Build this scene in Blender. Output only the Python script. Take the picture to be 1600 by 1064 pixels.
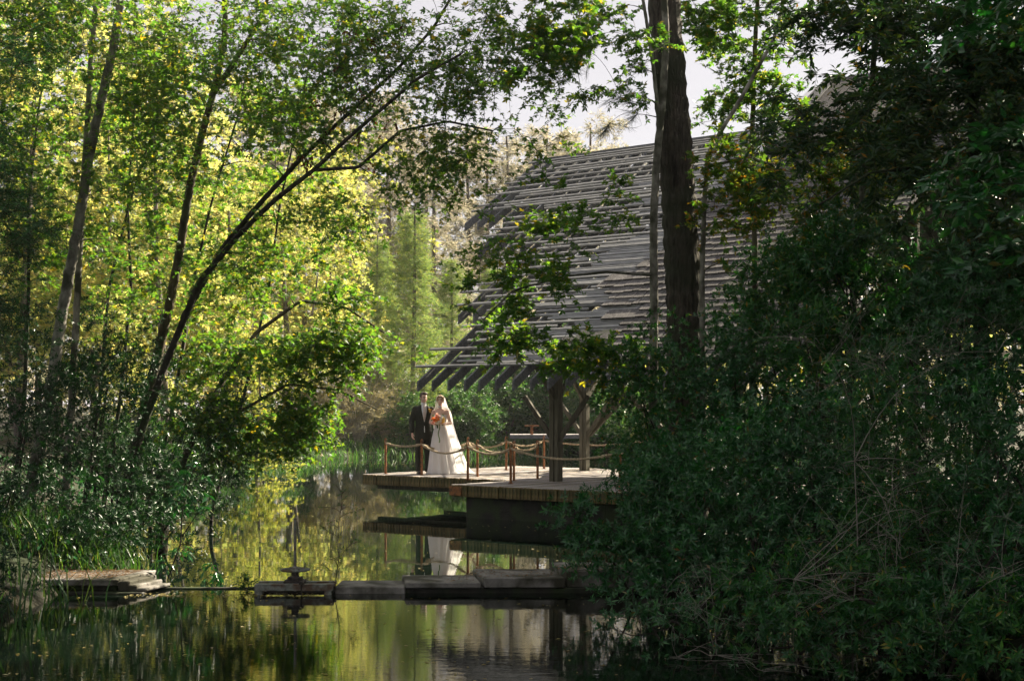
import bpy, bmesh, math, random
import numpy as np
from mathutils import Vector, Matrix, Euler

for _o in list(bpy.data.objects):
    bpy.data.objects.remove(_o)
random.seed(11)
RNG = np.random.default_rng(11)
SC = bpy.context.scene
COL = SC.collection
PI = math.pi

# ------------------------------------------------------------------ camera
CAMZ = 2.15            # metres above the pond
F = 2222.0             # focal length in photograph pixels (50 mm on full frame)
HOR = 635.0            # horizon row
cam = bpy.data.cameras.new('camera')
cam.lens = 50.0
cam.sensor_width = 36.0
cam.sensor_fit = 'HORIZONTAL'
cam.shift_y = (HOR - 532.0) / 1600.0
cam.clip_end = 3000.0
cam.clip_start = 0.1
camo = bpy.data.objects.new('camera', cam)
camo.location = (0, 0, CAMZ)
camo.rotation_euler = (PI / 2, 0, 0)
COL.objects.link(camo)
SC.camera = camo

# ------------------------------------------------------------------ world and sun
SUN_AZ = math.radians(48.0)     # to the right of straight ahead
SUN_EL = math.radians(36.0)
world = bpy.data.worlds.new('World')
SC.world = world
world.use_nodes = True
wn = world.node_tree.nodes
wl = world.node_tree.links
wn.clear()
w_out = wn.new('ShaderNodeOutputWorld')
w_bg = wn.new('ShaderNodeBackground')
w_sky = wn.new('ShaderNodeTexSky')
w_sky.sky_type = 'NISHITA'
w_sky.sun_disc = False
w_sky.sun_elevation = SUN_EL
w_sky.sun_rotation = SUN_AZ
w_sky.air_density = 1.0
w_sky.dust_density = 0.4
w_sky.ozone_density = 1.0
w_hs = wn.new('ShaderNodeHueSaturation')
w_hs.inputs['Saturation'].default_value = 0.30
w_bg.inputs['Strength'].default_value = 0.06
wl.new(w_sky.outputs[0], w_hs.inputs['Color'])
w_mx = wn.new('ShaderNodeMix'); w_mx.data_type = 'RGBA'      # thin even evening overcast over the clear sky
w_mx.inputs['Factor'].default_value = 0.80
w_mx.inputs['B'].default_value = (2.85, 2.64, 2.72, 1)
wl.new(w_hs.outputs[0], w_mx.inputs['A'])
wl.new(w_mx.outputs['Result'], w_bg.inputs['Color'])
wl.new(w_bg.outputs[0], w_out.inputs['Surface'])

sun = bpy.data.lights.new('sun', 'SUN')
sun.energy = 5.0
sun.angle = math.radians(0.55)
sun.color = (1.0, 0.88, 0.68)
suno = bpy.data.objects.new('sun', sun)
_sd = Vector((math.sin(SUN_AZ) * math.cos(SUN_EL), math.cos(SUN_AZ) * math.cos(SUN_EL), math.sin(SUN_EL)))
suno.rotation_euler = _sd.to_track_quat('Z', 'Y').to_euler()
suno.location = (20, 30, 40)
COL.objects.link(suno)

SC.view_settings.view_transform = 'Standard'
SC.view_settings.look = 'None'
SC.view_settings.gamma = 1.0
SC.view_settings.exposure = 2.0
SC.render.engine = 'CYCLES'
SC.cycles.max_bounces = 7
SC.cycles.diffuse_bounces = 4
SC.cycles.glossy_bounces = 3
SC.cycles.transmission_bounces = 4
SC.cycles.transparent_max_bounces = 8
SC.cycles.volume_bounces = 0
SC.cycles.caustics_reflective = False
SC.cycles.caustics_refractive = False
SC.cycles.sample_clamp_indirect = 4.0
SC.cycles.use_denoising = True

# ------------------------------------------------------------------ helpers
def U(px, py, Y):
    """the point at depth Y that the camera sees at photograph pixel (px, py)"""
    return np.array([(px - 800.0) * Y / F, Y, CAMZ + (HOR - py) * Y / F])

def link(o, parent=None):
    COL.objects.link(o)
    if parent is not None:
        o.parent = parent
    return o

def tag(o, label=None, cat=None, group=None, kind=None):
    if label: o['label'] = label
    if cat: o['category'] = cat
    if group: o['group'] = group
    if kind: o['kind'] = kind
    return o

def empty(name, loc=(0, 0, 0), rz=0.0):
    o = bpy.data.objects.new(name, None)
    o.empty_display_size = 0.2
    o.location = loc
    o.rotation_euler = (0, 0, rz)
    COL.objects.link(o)
    return o

def np_mesh(name, V, Q, m, smooth=False):
    V = np.ascontiguousarray(V, dtype=np.float32)
    Q = np.ascontiguousarray(Q, dtype=np.int32)
    k = Q.shape[1]
    me = bpy.data.meshes.new(name)
    me.vertices.add(len(V))
    me.vertices.foreach_set('co', V.ravel())
    me.loops.add(Q.size)
    me.loops.foreach_set('vertex_index', Q.ravel())
    me.polygons.add(len(Q))
    me.polygons.foreach_set('loop_start', np.arange(0, Q.size, k, dtype=np.int32))
    me.polygons.foreach_set('use_smooth', np.full(len(Q), smooth, dtype=bool))
    me.update(calc_edges=True)
    me.validate()
    if m is not None:
        me.materials.append(m)
    return me

def np_obj(name, V, Q, m, parent=None, smooth=False):
    return link(bpy.data.objects.new(name, np_mesh(name, V, Q, m, smooth)), parent)

def bm_obj(name, bm, m, parent=None, smooth=False):
    me = bpy.data.meshes.new(name)
    bm.normal_update()
    bm.to_mesh(me)
    bm.free()
    if smooth:
        me.polygons.foreach_set('use_smooth', np.full(len(me.polygons), True))
    if m is not None:
        me.materials.append(m)
    return link(bpy.data.objects.new(name, me), parent)

def bm_box(bm, c, s, rz=0.0, rot=None, bev=0.0):
    M = Matrix.Translation(Vector(c)) @ (rot.to_4x4() if rot is not None else Matrix.Rotation(rz, 4, 'Z')) @ Matrix.Diagonal((s[0], s[1], s[2], 1))
    r = bmesh.ops.create_cube(bm, size=1.0, matrix=M)
    if bev > 0:
        es = set()
        for v in r['verts']:
            es.update(v.link_edges)
        bmesh.ops.bevel(bm, geom=list(es), offset=bev, segments=1, affect='EDGES', profile=0.5)

def bm_bar(bm, a, b, w, h, bev=0.0):
    a = Vector(a); b = Vector(b); d = b - a
    q = d.to_track_quat('X', 'Z').to_matrix()
    bm_box(bm, (a + b) / 2, (d.length, w, h), rot=q, bev=bev)

def bm_tube(bm, pts, rad, k=8, cap=True):
    P = [Vector(p) for p in pts]
    if not hasattr(rad, '__len__'):
        rad = [rad] * len(P)
    rings = []
    for i, p in enumerate(P):
        t = (P[min(i + 1, len(P) - 1)] - P[max(i - 1, 0)]).normalized()
        ref = Vector((1, 0, 0)) if abs(t.x) < 0.8 else Vector((0, 0, 1))
        n1 = t.cross(ref).normalized(); n2 = t.cross(n1)
        rings.append([bm.verts.new(p + (n1 * math.cos(2 * PI * j / k) + n2 * math.sin(2 * PI * j / k)) * rad[i]) for j in range(k)])
    for i in range(len(rings) - 1):
        for j in range(k):
            bm.faces.new((rings[i][j], rings[i][(j + 1) % k], rings[i + 1][(j + 1) % k], rings[i + 1][j]))
    if cap:
        bm.faces.new(rings[0][::-1]); bm.faces.new(rings[-1])

def bm_ball(bm, c, r, seg=12, rng=8, rot=None):
    if not hasattr(r, '__len__'):
        r = (r, r, r)
    M = Matrix.Translation(Vector(c)) @ (rot.to_4x4() if rot is not None else Matrix.Identity(4)) @ Matrix.Diagonal((r[0], r[1], r[2], 1))
    bmesh.ops.create_uvsphere(bm, u_segments=seg, v_segments=rng, radius=1.0, matrix=M)

def bm_loft(bm, secs, k=28, fold=0.0, nf=9, seed=0, caps=True):
    """secs: (cx, cy, z, rx, ry[, fold amount]) stacked horizontal rings"""
    rnd = random.Random(seed)
    ph = [rnd.uniform(0, 6.28) for _ in range(4)]
    rings = []
    for s in secs:
        cx, cy, z, rx, ry = s[:5]
        fa = s[5] if len(s) > 5 else 0.0
        ring = []
        for j in range(k):
            a = 2 * PI * j / k
            g = 1 + fa * (math.sin(nf * a + ph[0]) * 0.6 + math.sin((nf + 4) * a + ph[1]) * 0.35 + math.sin(5 * a + ph[2]) * 0.3)
            ring.append(bm.verts.new((cx + rx * g * math.cos(a), cy + ry * g * math.sin(a), z)))
        rings.append(ring)
    for i in range(len(rings) - 1):
        for j in range(k):
            bm.faces.new((rings[i][j], rings[i][(j + 1) % k], rings[i + 1][(j + 1) % k], rings[i + 1][j]))
    if caps:
        bm.faces.new(rings[0][::-1]); bm.faces.new(rings[-1])

# ------------------------------------------------------------------ materials
def new_mat(name):
    m = bpy.data.materials.new(name)
    m.use_nodes = True
    return m, m.node_tree.nodes, m.node_tree.links, m.node_tree.nodes['Principled BSDF']

def surf(name, c1, c2, rough=0.8, scale=4.0, stretch=(1, 1, 1), bump=0.3, bscale=None, c3=None, spec=0.3, lo=0.35, hi=0.65, s3=0.9, obj_rand=0.0, bdist=0.02):
    """procedural two/three-tone surface with fine relief"""
    m, n, l, p = new_mat(name)
    tc = n.new('ShaderNodeTexCoord'); mp = n.new('ShaderNodeMapping')
    mp.inputs['Scale'].default_value = stretch
    l.new(tc.outputs['Object'], mp.inputs['Vector'])
    no = n.new('ShaderNodeTexNoise'); no.inputs['Scale'].default_value = scale; no.inputs['Detail'].default_value = 8; no.inputs['Roughness'].default_value = 0.62
    l.new(mp.outputs[0], no.inputs['Vector'])
    cr = n.new('ShaderNodeValToRGB'); cr.color_ramp.elements[0].position = lo; cr.color_ramp.elements[1].position = hi
    cr.color_ramp.elements[0].color = (*c1, 1); cr.color_ramp.elements[1].color = (*c2, 1)
    l.new(no.outputs['Fac'], cr.inputs['Fac'])
    col = cr.outputs['Color']
    if c3 is not None:
        n3 = n.new('ShaderNodeTexNoise'); n3.inputs['Scale'].default_value = s3; n3.inputs['Detail'].default_value = 5
        l.new(tc.outputs['Object'], n3.inputs['Vector'])
        r3 = n.new('ShaderNodeValToRGB'); r3.color_ramp.elements[0].position = 0.48; r3.color_ramp.elements[1].position = 0.62
        l.new(n3.outputs['Fac'], r3.inputs['Fac'])
        mx = n.new('ShaderNodeMix'); mx.data_type = 'RGBA'; mx.inputs['B'].default_value = (*c3, 1)
        l.new(r3.outputs['Color'], mx.inputs['Factor']); l.new(col, mx.inputs['A'])
        col = mx.outputs['Result']
    if obj_rand > 0:
        oi = n.new('ShaderNodeObjectInfo')
        mr = n.new('ShaderNodeMapRange'); mr.inputs['To Min'].default_value = 1 - obj_rand; mr.inputs['To Max'].default_value = 1 + obj_rand
        l.new(oi.outputs['Random'], mr.inputs['Value'])
        hs = n.new('ShaderNodeHueSaturation'); l.new(mr.outputs[0], hs.inputs['Value']); l.new(col, hs.inputs['Color'])
        col = hs.outputs['Color']
    l.new(col, p.inputs['Base Color'])
    p.inputs['Roughness'].default_value = rough
    p.inputs['Specular IOR Level'].default_value = spec
    if bump > 0:
        nb = n.new('ShaderNodeTexNoise'); nb.inputs['Scale'].default_value = bscale or scale * 3; nb.inputs['Detail'].default_value = 6
        l.new(mp.outputs[0], nb.inputs['Vector'])
        b = n.new('ShaderNodeBump'); b.inputs['Strength'].default_value = bump; b.inputs['Distance'].default_value = bdist
        l.new(nb.outputs['Fac'], b.inputs['Height']); l.new(b.outputs[0], p.inputs['Normal'])
    return m

def leaf_mat(name, cols, trans=0.45, tint=(1.5, 1.35, 0.5), rough=0.45, spec=0.35):
    """cols: list of (position, colour) over a random value per leaf"""
    m, n, l, p = new_mat(name)
    geo = n.new('ShaderNodeNewGeometry')
    cr = n.new('ShaderNodeValToRGB')
    el = cr.color_ramp.elements
    while len(el) < len(cols):
        el.new(0.5)
    for e, (q, c) in zip(el, cols):
        e.position = q; e.color = (*c, 1)
    l.new(geo.outputs['Random Per Island'], cr.inputs['Fac'])
    l.new(cr.outputs['Color'], p.inputs['Base Color'])
    p.inputs['Roughness'].default_value = rough
    p.inputs['Specular IOR Level'].default_value = spec
    tr = n.new('ShaderNodeBsdfTranslucent')
    mu = n.new('ShaderNodeMix'); mu.data_type = 'RGBA'; mu.blend_type = 'MULTIPLY'; mu.inputs['Factor'].default_value = 1.0
    mu.inputs['B'].default_value = (*tint, 1); mu.clamp_result = False
    l.new(cr.outputs['Color'], mu.inputs['A']); l.new(mu.outputs['Result'], tr.inputs['Color'])
    mx = n.new('ShaderNodeMixShader'); mx.inputs['Fac'].default_value = trans
    l.new(p.outputs[0], mx.inputs[1]); l.new(tr.outputs[0], mx.inputs[2])
    l.new(mx.outputs[0], n['Material Output'].inputs['Surface'])
    return m

def plain(name, c, rough=0.6, spec=0.3, metal=0.0):
    return surf(name, tuple(x * 0.88 for x in c), tuple(min(1, x * 1.1) for x in c), rough=rough, scale=22, bump=0.12, spec=spec)

M = {}
M['bark_dark'] = surf('bark_dark', (0.014, 0.012, 0.010), (0.060, 0.050, 0.042), 0.9, 7, (1, 1, 0.22), 0.9, 12, c3=(0.035, 0.045, 0.022), s3=1.3, bdist=0.05)
M['bark_pine'] = surf('bark_pine', (0.016, 0.013, 0.011), (0.115, 0.095, 0.078), 0.95, 9, (1.6, 1.6, 0.16), 1.0, 13, c3=(0.05, 0.055, 0.035), s3=1.1, bdist=0.12)
M['bark_pale'] = surf('bark_pale', (0.10, 0.09, 0.075), (0.34, 0.32, 0.28), 0.9, 9, (1, 1, 0.5), 0.5, 20, c3=(0.06, 0.06, 0.04), s3=3.0)
M['bark_brown'] = surf('bark_brown', (0.035, 0.026, 0.018), (0.13, 0.10, 0.07), 0.9, 9, (1, 1, 0.4), 0.6, 18, c3=(0.10, 0.11, 0.07), s3=2.0)
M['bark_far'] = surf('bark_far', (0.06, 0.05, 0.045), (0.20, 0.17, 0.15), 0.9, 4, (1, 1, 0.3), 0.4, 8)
M['twig_pale'] = surf('twig_pale', (0.15, 0.14, 0.115), (0.31, 0.29, 0.25), 0.85, 12, bump=0.2)
M['leaf_maple'] = leaf_mat('leaf_maple', [(0.0, (0.032, 0.098, 0.026)), (0.6, (0.060, 0.138, 0.026)), (0.93, (0.115, 0.175, 0.026)), (1.0, (0.26, 0.20, 0.03))], 0.55, (2.5, 2.3, 0.7))
M['leaf_maple_gold'] = leaf_mat('leaf_maple_gold', [(0.0, (0.040, 0.110, 0.022)), (0.6, (0.075, 0.140, 0.022)), (0.88, (0.20, 0.20, 0.025)), (1.0, (0.30, 0.12, 0.02))], 0.5, (2.0, 1.9, 0.7))
M['leaf_evergreen'] = leaf_mat('leaf_evergreen', [(0.0, (0.009, 0.064, 0.021)), (0.6, (0.018, 0.104, 0.028)), (0.985, (0.042, 0.150, 0.030)), (1.0, (0.22, 0.10, 0.03))], 0.2, (1.4, 1.9, 0.6), 0.32, 0.6)
M['leaf_evergreen_shaded'] = leaf_mat('leaf_evergreen_shaded', [(0.0, (0.007, 0.034, 0.013)), (0.7, (0.014, 0.055, 0.018)), (1.0, (0.032, 0.085, 0.020))], 0.15, (1.4, 1.8, 0.6), 0.4, 0.35)  # evergreen leaf darkened: shade on the left bank put into the colour
M['leaf_olive'] = leaf_mat('leaf_olive', [(0.0, (0.013, 0.075, 0.020)), (0.6, (0.026, 0.118, 0.024)), (0.95, (0.060, 0.155, 0.028)), (1.0, (0.28, 0.18, 0.03))], 0.25, (1.5, 1.7, 0.6), 0.42, 0.4)
M['leaf_bay'] = leaf_mat('leaf_bay', [(0.0, (0.022, 0.060, 0.036)), (0.6, (0.035, 0.085, 0.042)), (0.96, (0.08, 0.12, 0.03)), (1.0, (0.30, 0.15, 0.03))], 0.35, (1.9, 1.9, 0.6), 0.42, 0.4)
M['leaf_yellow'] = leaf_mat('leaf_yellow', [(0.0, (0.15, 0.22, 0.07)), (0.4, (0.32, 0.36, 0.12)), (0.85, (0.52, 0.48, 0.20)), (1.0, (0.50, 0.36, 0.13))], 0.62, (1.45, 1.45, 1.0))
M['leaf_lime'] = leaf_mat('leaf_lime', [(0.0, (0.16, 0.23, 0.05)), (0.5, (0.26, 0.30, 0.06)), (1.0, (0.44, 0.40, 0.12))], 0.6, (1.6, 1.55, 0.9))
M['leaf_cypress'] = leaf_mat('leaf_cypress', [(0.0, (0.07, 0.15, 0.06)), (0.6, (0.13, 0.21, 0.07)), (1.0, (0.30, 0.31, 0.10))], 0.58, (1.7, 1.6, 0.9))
M['leaf_pine_hazy'] = leaf_mat('leaf_pine_hazy', [(0.0, (0.16, 0.18, 0.13)), (0.6, (0.27, 0.265, 0.21)), (1.0, (0.42, 0.38, 0.32))], 0.55, (1.5, 1.4, 1.2))  # paleness of distant haze put into the foliage colour
M['leaf_needle'] = leaf_mat('leaf_needle', [(0.0, (0.030, 0.055, 0.035)), (1.0, (0.06, 0.085, 0.045))], 0.3, (1.4, 1.4, 0.9))
M['leaf_bank'] = leaf_mat('leaf_bank', [(0.0, (0.025, 0.080, 0.034)), (0.7, (0.045, 0.110, 0.038)), (1.0, (0.10, 0.16, 0.04))], 0.4, (1.8, 1.9, 0.7))
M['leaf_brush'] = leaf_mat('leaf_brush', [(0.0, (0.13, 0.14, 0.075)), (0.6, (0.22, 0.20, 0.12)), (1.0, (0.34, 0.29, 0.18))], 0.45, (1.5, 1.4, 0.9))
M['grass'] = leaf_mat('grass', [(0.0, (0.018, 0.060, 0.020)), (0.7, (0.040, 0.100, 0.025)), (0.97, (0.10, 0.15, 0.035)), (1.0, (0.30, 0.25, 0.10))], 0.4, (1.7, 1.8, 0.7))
M['litter'] = leaf_mat('litter', [(0.0, (0.10, 0.055, 0.030)), (0.6, (0.20, 0.11, 0.05)), (1.0, (0.30, 0.19, 0.08))], 0.2, (1.2, 1.1, 0.8), 0.8)
M['litter_gold'] = leaf_mat('litter_gold', [(0.0, (0.20, 0.17, 0.06)), (0.6, (0.40, 0.33, 0.12)), (1.0, (0.45, 0.42, 0.30))], 0.3, (1.2, 1.1, 0.8), 0.6)
M['dead_leaf'] = leaf_mat('dead_leaf', [(0.0, (0.05, 0.02, 0.012)), (1.0, (0.16, 0.06, 0.025))], 0.3, (1.4, 1.0, 0.6), 0.8)
M['ground'] = surf('ground', (0.012, 0.013, 0.007), (0.034, 0.028, 0.015), 0.95, 1.2, bump=0.8, bscale=9, c3=(0.018, 0.032, 0.010), s3=0.35, bdist=0.06)
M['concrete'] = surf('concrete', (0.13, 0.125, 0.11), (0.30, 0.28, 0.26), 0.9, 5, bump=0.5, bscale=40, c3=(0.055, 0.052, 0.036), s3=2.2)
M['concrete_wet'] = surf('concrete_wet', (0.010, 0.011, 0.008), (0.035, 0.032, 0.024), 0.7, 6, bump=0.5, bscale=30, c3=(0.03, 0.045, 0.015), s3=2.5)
M['deck_wood'] = surf('deck_wood', (0.30, 0.28, 0.28), (0.50, 0.47, 0.47), 0.8, 6, (6, 0.5, 1), 0.4, 14, c3=(0.24, 0.22, 0.22), s3=1.0, obj_rand=0.12)
M['deck_end'] = surf('deck_end', (0.11, 0.075, 0.030), (0.30, 0.22, 0.10), 0.9, 9, (3, 3, 0.7), 0.6, 20, c3=(0.06, 0.06, 0.025), s3=4.0, obj_rand=0.28)
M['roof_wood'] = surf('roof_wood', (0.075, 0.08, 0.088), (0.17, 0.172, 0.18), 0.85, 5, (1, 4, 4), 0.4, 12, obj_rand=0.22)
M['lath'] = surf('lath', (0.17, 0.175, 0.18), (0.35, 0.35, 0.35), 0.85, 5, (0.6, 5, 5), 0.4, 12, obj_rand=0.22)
M['shingle'] = surf('shingle', (0.062, 0.058, 0.058), (0.155, 0.145, 0.145), 0.9, 7, (5, 1, 1), 0.5, 14, c3=(0.06, 0.065, 0.05), s3=1.4, obj_rand=0.35)
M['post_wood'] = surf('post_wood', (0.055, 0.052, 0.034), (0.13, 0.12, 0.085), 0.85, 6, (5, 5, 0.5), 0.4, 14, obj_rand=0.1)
M['flashing'] = surf('flashing', (0.62, 0.63, 0.66), (0.78, 0.79, 0.82), 0.4, 3, bump=0.05, spec=0.5)
M['rust'] = surf('rust', (0.16, 0.055, 0.020), (0.42, 0.18, 0.06), 0.75, 30, bump=0.4, bscale=90, c3=(0.12, 0.06, 0.03), s3=12)
M['iron'] = surf('iron', (0.11, 0.12, 0.10), (0.27, 0.28, 0.25), 0.6, 18, bump=0.3, bscale=70, c3=(0.10, 0.06, 0.035), s3=7, spec=0.5)
M['iron_dark'] = surf('iron_dark', (0.020, 0.018, 0.016), (0.060, 0.045, 0.035), 0.7, 18, bump=0.4, bscale=60, spec=0.4)
M['rope'] = surf('rope', (0.26, 0.19, 0.11), (0.55, 0.45, 0.30), 0.9, 30, bump=0.6, bscale=80)

def water_mat(name, base, sx, sy, strength, rough, sx2, sy2, st2):
    m, n, l, p = new_mat(name)
    p.inputs['Base Color'].default_value = (*base, 1)
    p.inputs['Roughness'].default_value = rough
    p.inputs['IOR'].default_value = 1.36
    p.inputs['Specular IOR Level'].default_value = 0.9
    tc = n.new('ShaderNodeTexCoord')
    prev = None
    for (a, b, s, d) in ((sx, sy, strength, 3), (sx2, sy2, st2, 2)):
        mp = n.new('ShaderNodeMapping'); mp.inputs['Scale'].default_value = (a, b, 1)
        mp.inputs['Rotation'].default_value = (0, 0, 0.12 if d == 3 else -0.2)
        l.new(tc.outputs['Object'], mp.inputs['Vector'])
        no = n.new('ShaderNodeTexNoise'); no.inputs['Scale'].default_value = 1.0; no.inputs['Detail'].default_value = d; no.inputs['Roughness'].default_value = 0.5
        l.new(mp.outputs[0], no.inputs['Vector'])
        bp = n.new('ShaderNodeBump'); bp.inputs['Strength'].default_value = 1.0; bp.inputs['Distance'].default_value = s
        l.new(no.outputs['Fac'], bp.inputs['Height'])
        if prev is not None:
            l.new(prev, bp.inputs['Normal'])
        prev = bp.outputs[0]
    l.new(prev, p.inputs['Normal'])
    return m
M['pond'] = water_mat('pond', (0.004, 0.009, 0.006), 0.9, 2.2, 0.0008, 0.0, 5.0, 12.0, 0.00010)
M['stream'] = water_mat('stream', (0.003, 0.006, 0.004), 2.0, 6.5, 0.0008, 0.0, 9.0, 30.0, 0.00032)

# ------------------------------------------------------------------ ground and water
POND = np.array([(-7.0, 3.0), (3.6, 3.0), (4.3, 10.0), (3.0, 14), (2.5, 18), (2.8, 22), (4.5, 26), (7.5, 32), (10, 40), (11, 52),
                 (8, 66), (2, 67), (-2, 62), (-6.5, 60), (-10, 54), (-13.5, 48), (-12.5, 40), (-9.0, 32), (-6.4, 24), (-5.2, 19.0), (-5.2, 16), (-5.6, 12), (-6.3, 8)], dtype=float)

def pond_sd(x, y):
    """signed distance to the pond's edge, negative in the water"""
    P = np.stack([np.ravel(x), np.ravel(y)], 1)
    A = POND; B = np.roll(POND, -1, 0)
    best = np.full(len(P), 1e9); inside = np.zeros(len(P), bool)
    for a, b in zip(A, B):
        e = b - a; w = P - a
        t = np.clip((w @ e) / (e @ e), 0, 1)
        d = np.hypot(*(w - t[:, None] * e).T)
        best = np.minimum(best, d)
        c = ((a[1] <= P[:, 1]) != (b[1] <= P[:, 1]))
        with np.errstate(divide='ignore', invalid='ignore'):
            xi = a[0] + (P[:, 1] - a[1]) / (b[1] - a[1] + 1e-12) * e[0]
        inside ^= c & (P[:, 0] < xi)
    return np.where(inside, -best, best).reshape(np.shape(x))

def wob(x, y):
    return 0.5 * (np.sin(x * 0.9 + 1.3 * np.sin(y * 0.37)) + np.sin(y * 0.8 + 1.7 * np.sin(x * 0.41 + 2.0)))

def ground_z(x, y):
    x = np.asarray(x, float); y = np.asarray(y, float)
    d = pond_sd(x, y) + 0.18 * wob(x * 2.2, y * 2.2)
    up = 0.42 * (1 - np.exp(-np.maximum(d, 0) / 0.7)) + 0.9 * (1 - np.exp(-np.maximum(d, 0) / 14.0))
    dn = -0.9 * (1 - np.exp(np.minimum(d, 0) / 0.9))
    z = np.where(d > 0, up, dn) + 0.05 * wob(x, y) * np.clip(d, 0, 1)
    return z

def build_ground():
    xs = np.concatenate([-np.geomspace(900, 24, 16), np.arange(-22, 22.1, 0.45), np.geomspace(24, 900, 16)])
    ys = np.concatenate([-np.geomspace(600, 4, 12), np.arange(-2, 75, 0.5), np.geomspace(77, 1100, 18)])
    X, Y = np.meshgrid(xs, ys)
    Z = ground_z(X, Y)
    V = np.stack([X.ravel(), Y.ravel(), Z.ravel()], 1)
    nx, ny = len(xs), len(ys)
    i = np.arange(ny - 1)[:, None] * nx + np.arange(nx - 1)[None, :]
    Q = np.stack([i, i + 1, i + nx + 1, i + nx], -1).reshape(-1, 4)
    tag(np_obj('ground', V, Q, M['ground'], smooth=True), 'leaf littered dark earth banks around the pond', 'ground', kind='structure')

def sheet(name, x0, x1, y0, y1, z, m, label):
    V = [(x0, y0, z), (x1, y0, z), (x1, y1, z), (x0, y1, z)]
    tag(np_obj(name, np.array(V), np.array([[0, 1, 2, 3]]), m), label, 'water', kind='structure')

build_ground()
WEIR_Y = 16.9
sheet('pond', -16, 14, WEIR_Y, 70, 0.0, M['pond'], 'still dark pond water mirroring the trees and the deck')
sheet('stream', -16, 14, -1, WEIR_Y, -0.012, M['stream'], 'rippled water below the weir mirroring gold trees')

def build_haze():
    """the evening air between the camera and the wood"""
    m = bpy.data.materials.new('haze'); m.use_nodes = True
    n = m.node_tree.nodes; l = m.node_tree.links
    n.remove(n['Principled BSDF'])
    pv = n.new('ShaderNodeVolumePrincipled')
    pv.inputs['Color'].default_value = (0.93, 0.94, 0.96, 1)
    pv.inputs['Density'].default_value = 0.00025
    pv.inputs['Anisotropy'].default_value = 0.35
    l.new(pv.outputs[0], n['Material Output'].inputs['Volume'])
    bm = bmesh.new(); bm_box(bm, (0, 250, 12.5), (1900, 1760, 29))
    o = bm_obj('haze', bm, m); tag(o, 'thin warm haze hanging in the air over the pond', 'haze', kind='stuff')

# ------------------------------------------------------------------ deck and pavilion frame of reference
TIP = np.array([-3.34, 31.74])
AX = np.array([0.784, -0.621])
BX = np.array([0.621, 0.784])
DECK_Z = 0.64
YAW = math.atan2(AX[1], AX[0])

def D(u, v, z=0.0):
    p = TIP + AX * u + BX * v
    return Vector((p[0], p[1], z))

def frame(name, u=0, v=0, z=0):
    return empty(name, D(u, v, z), YAW)       # local x runs along u, local y along v

# ------------------------------------------------------------------ deck
def build_deck():
    root = frame('deck')
    tag(root, 'weathered timber deck of narrow planks jutting over the pond', 'deck')
    w, pitch, h = 0.080, 0.0858, 0.225
    def plank_mesh(L):
        bm = bmesh.new()
        bm_box(bm, (0, L / 2, -h / 2), (w, L, h), bev=0.008)
        me = bpy.data.meshes.new('plank'); bm.normal_update()
        for f in bm.faces:
            if f.normal.y < -0.7 or abs(f.normal.x) > 0.7: f.material_index = 1
        bm.to_mesh(me); bm.free()
        me.materials.append(M['deck_wood']); me.materials.append(M['deck_end'])
        return me
    short, long_ = plank_mesh(5.6), plank_mesh(10.6)
    rnd = random.Random(3)
    n1 = 50
    for i in range(n1):
        o = link(bpy.data.objects.new('plank', short), root)
        o.location = (pitch * (i + 0.5), rnd.uniform(-0.012, 0.012), DECK_Z + rnd.uniform(-0.004, 0.004))
    n2 = 108
    for i in range(n2):
        o = link(bpy.data.objects.new('plank', long_), root)
        o.location = (pitch * (n1 + i + 0.5), -1.97 + rnd.uniform(-0.014, 0.014), DECK_Z + rnd.uniform(-0.004, 0.004))
    zt = DECK_Z - h + 0.004
    bm = bmesh.new(); bm_box(bm, (9.05, 2.5, (zt - 1.2) / 2), (9.1, 8.5, zt + 1.2), bev=0.02)
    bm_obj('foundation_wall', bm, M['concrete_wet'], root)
    for v in (0.35, 2.6, 4.9):
        bm = bmesh.new(); bm_box(bm, (2.6, v, zt - 0.05), (4.8, 0.14, 0.11))
        bm_obj('joist', bm, M['post_wood'], root)
    bm = bmesh.new(); bm_box(bm, (pitch * n1 + 0.155, -1.99, DECK_Z - 0.115), (0.30, 0.02, 0.17), bev=0.004)
    tag(bm_obj('corner_plate', bm, M['rust'], root), 'rusty iron plate on the deck corner')
build_deck()

# ------------------------------------------------------------------ rope railing
POSTS = {}
def post_at(key, px, py):
    Yd = F * (CAMZ - DECK_Z) / (py - HOR)
    POSTS[key] = ((px - 800) * Yd / F, Yd)
for k_, (a_, b_) in dict(p1=(602.5, 740.3), p2=(659, 742.6), p3=(731, 749.2), p4=(746, 745), p5=(791, 734.6), p6=(798, 755.6), p7=(803, 750.9), p8=(840, 748), p9=(850, 732.2), b3=(731.5, 737.2)).items():
    post_at(k_, a_, b_)
POSTS['r1'] = tuple(D(8.1, -1.75)[:2]); POSTS['r2'] = tuple(D(10.6, -1.75)[:2]); POSTS['r9'] = tuple(D(3.4, 6.6)[:2])
POST_H = 0.80

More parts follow.
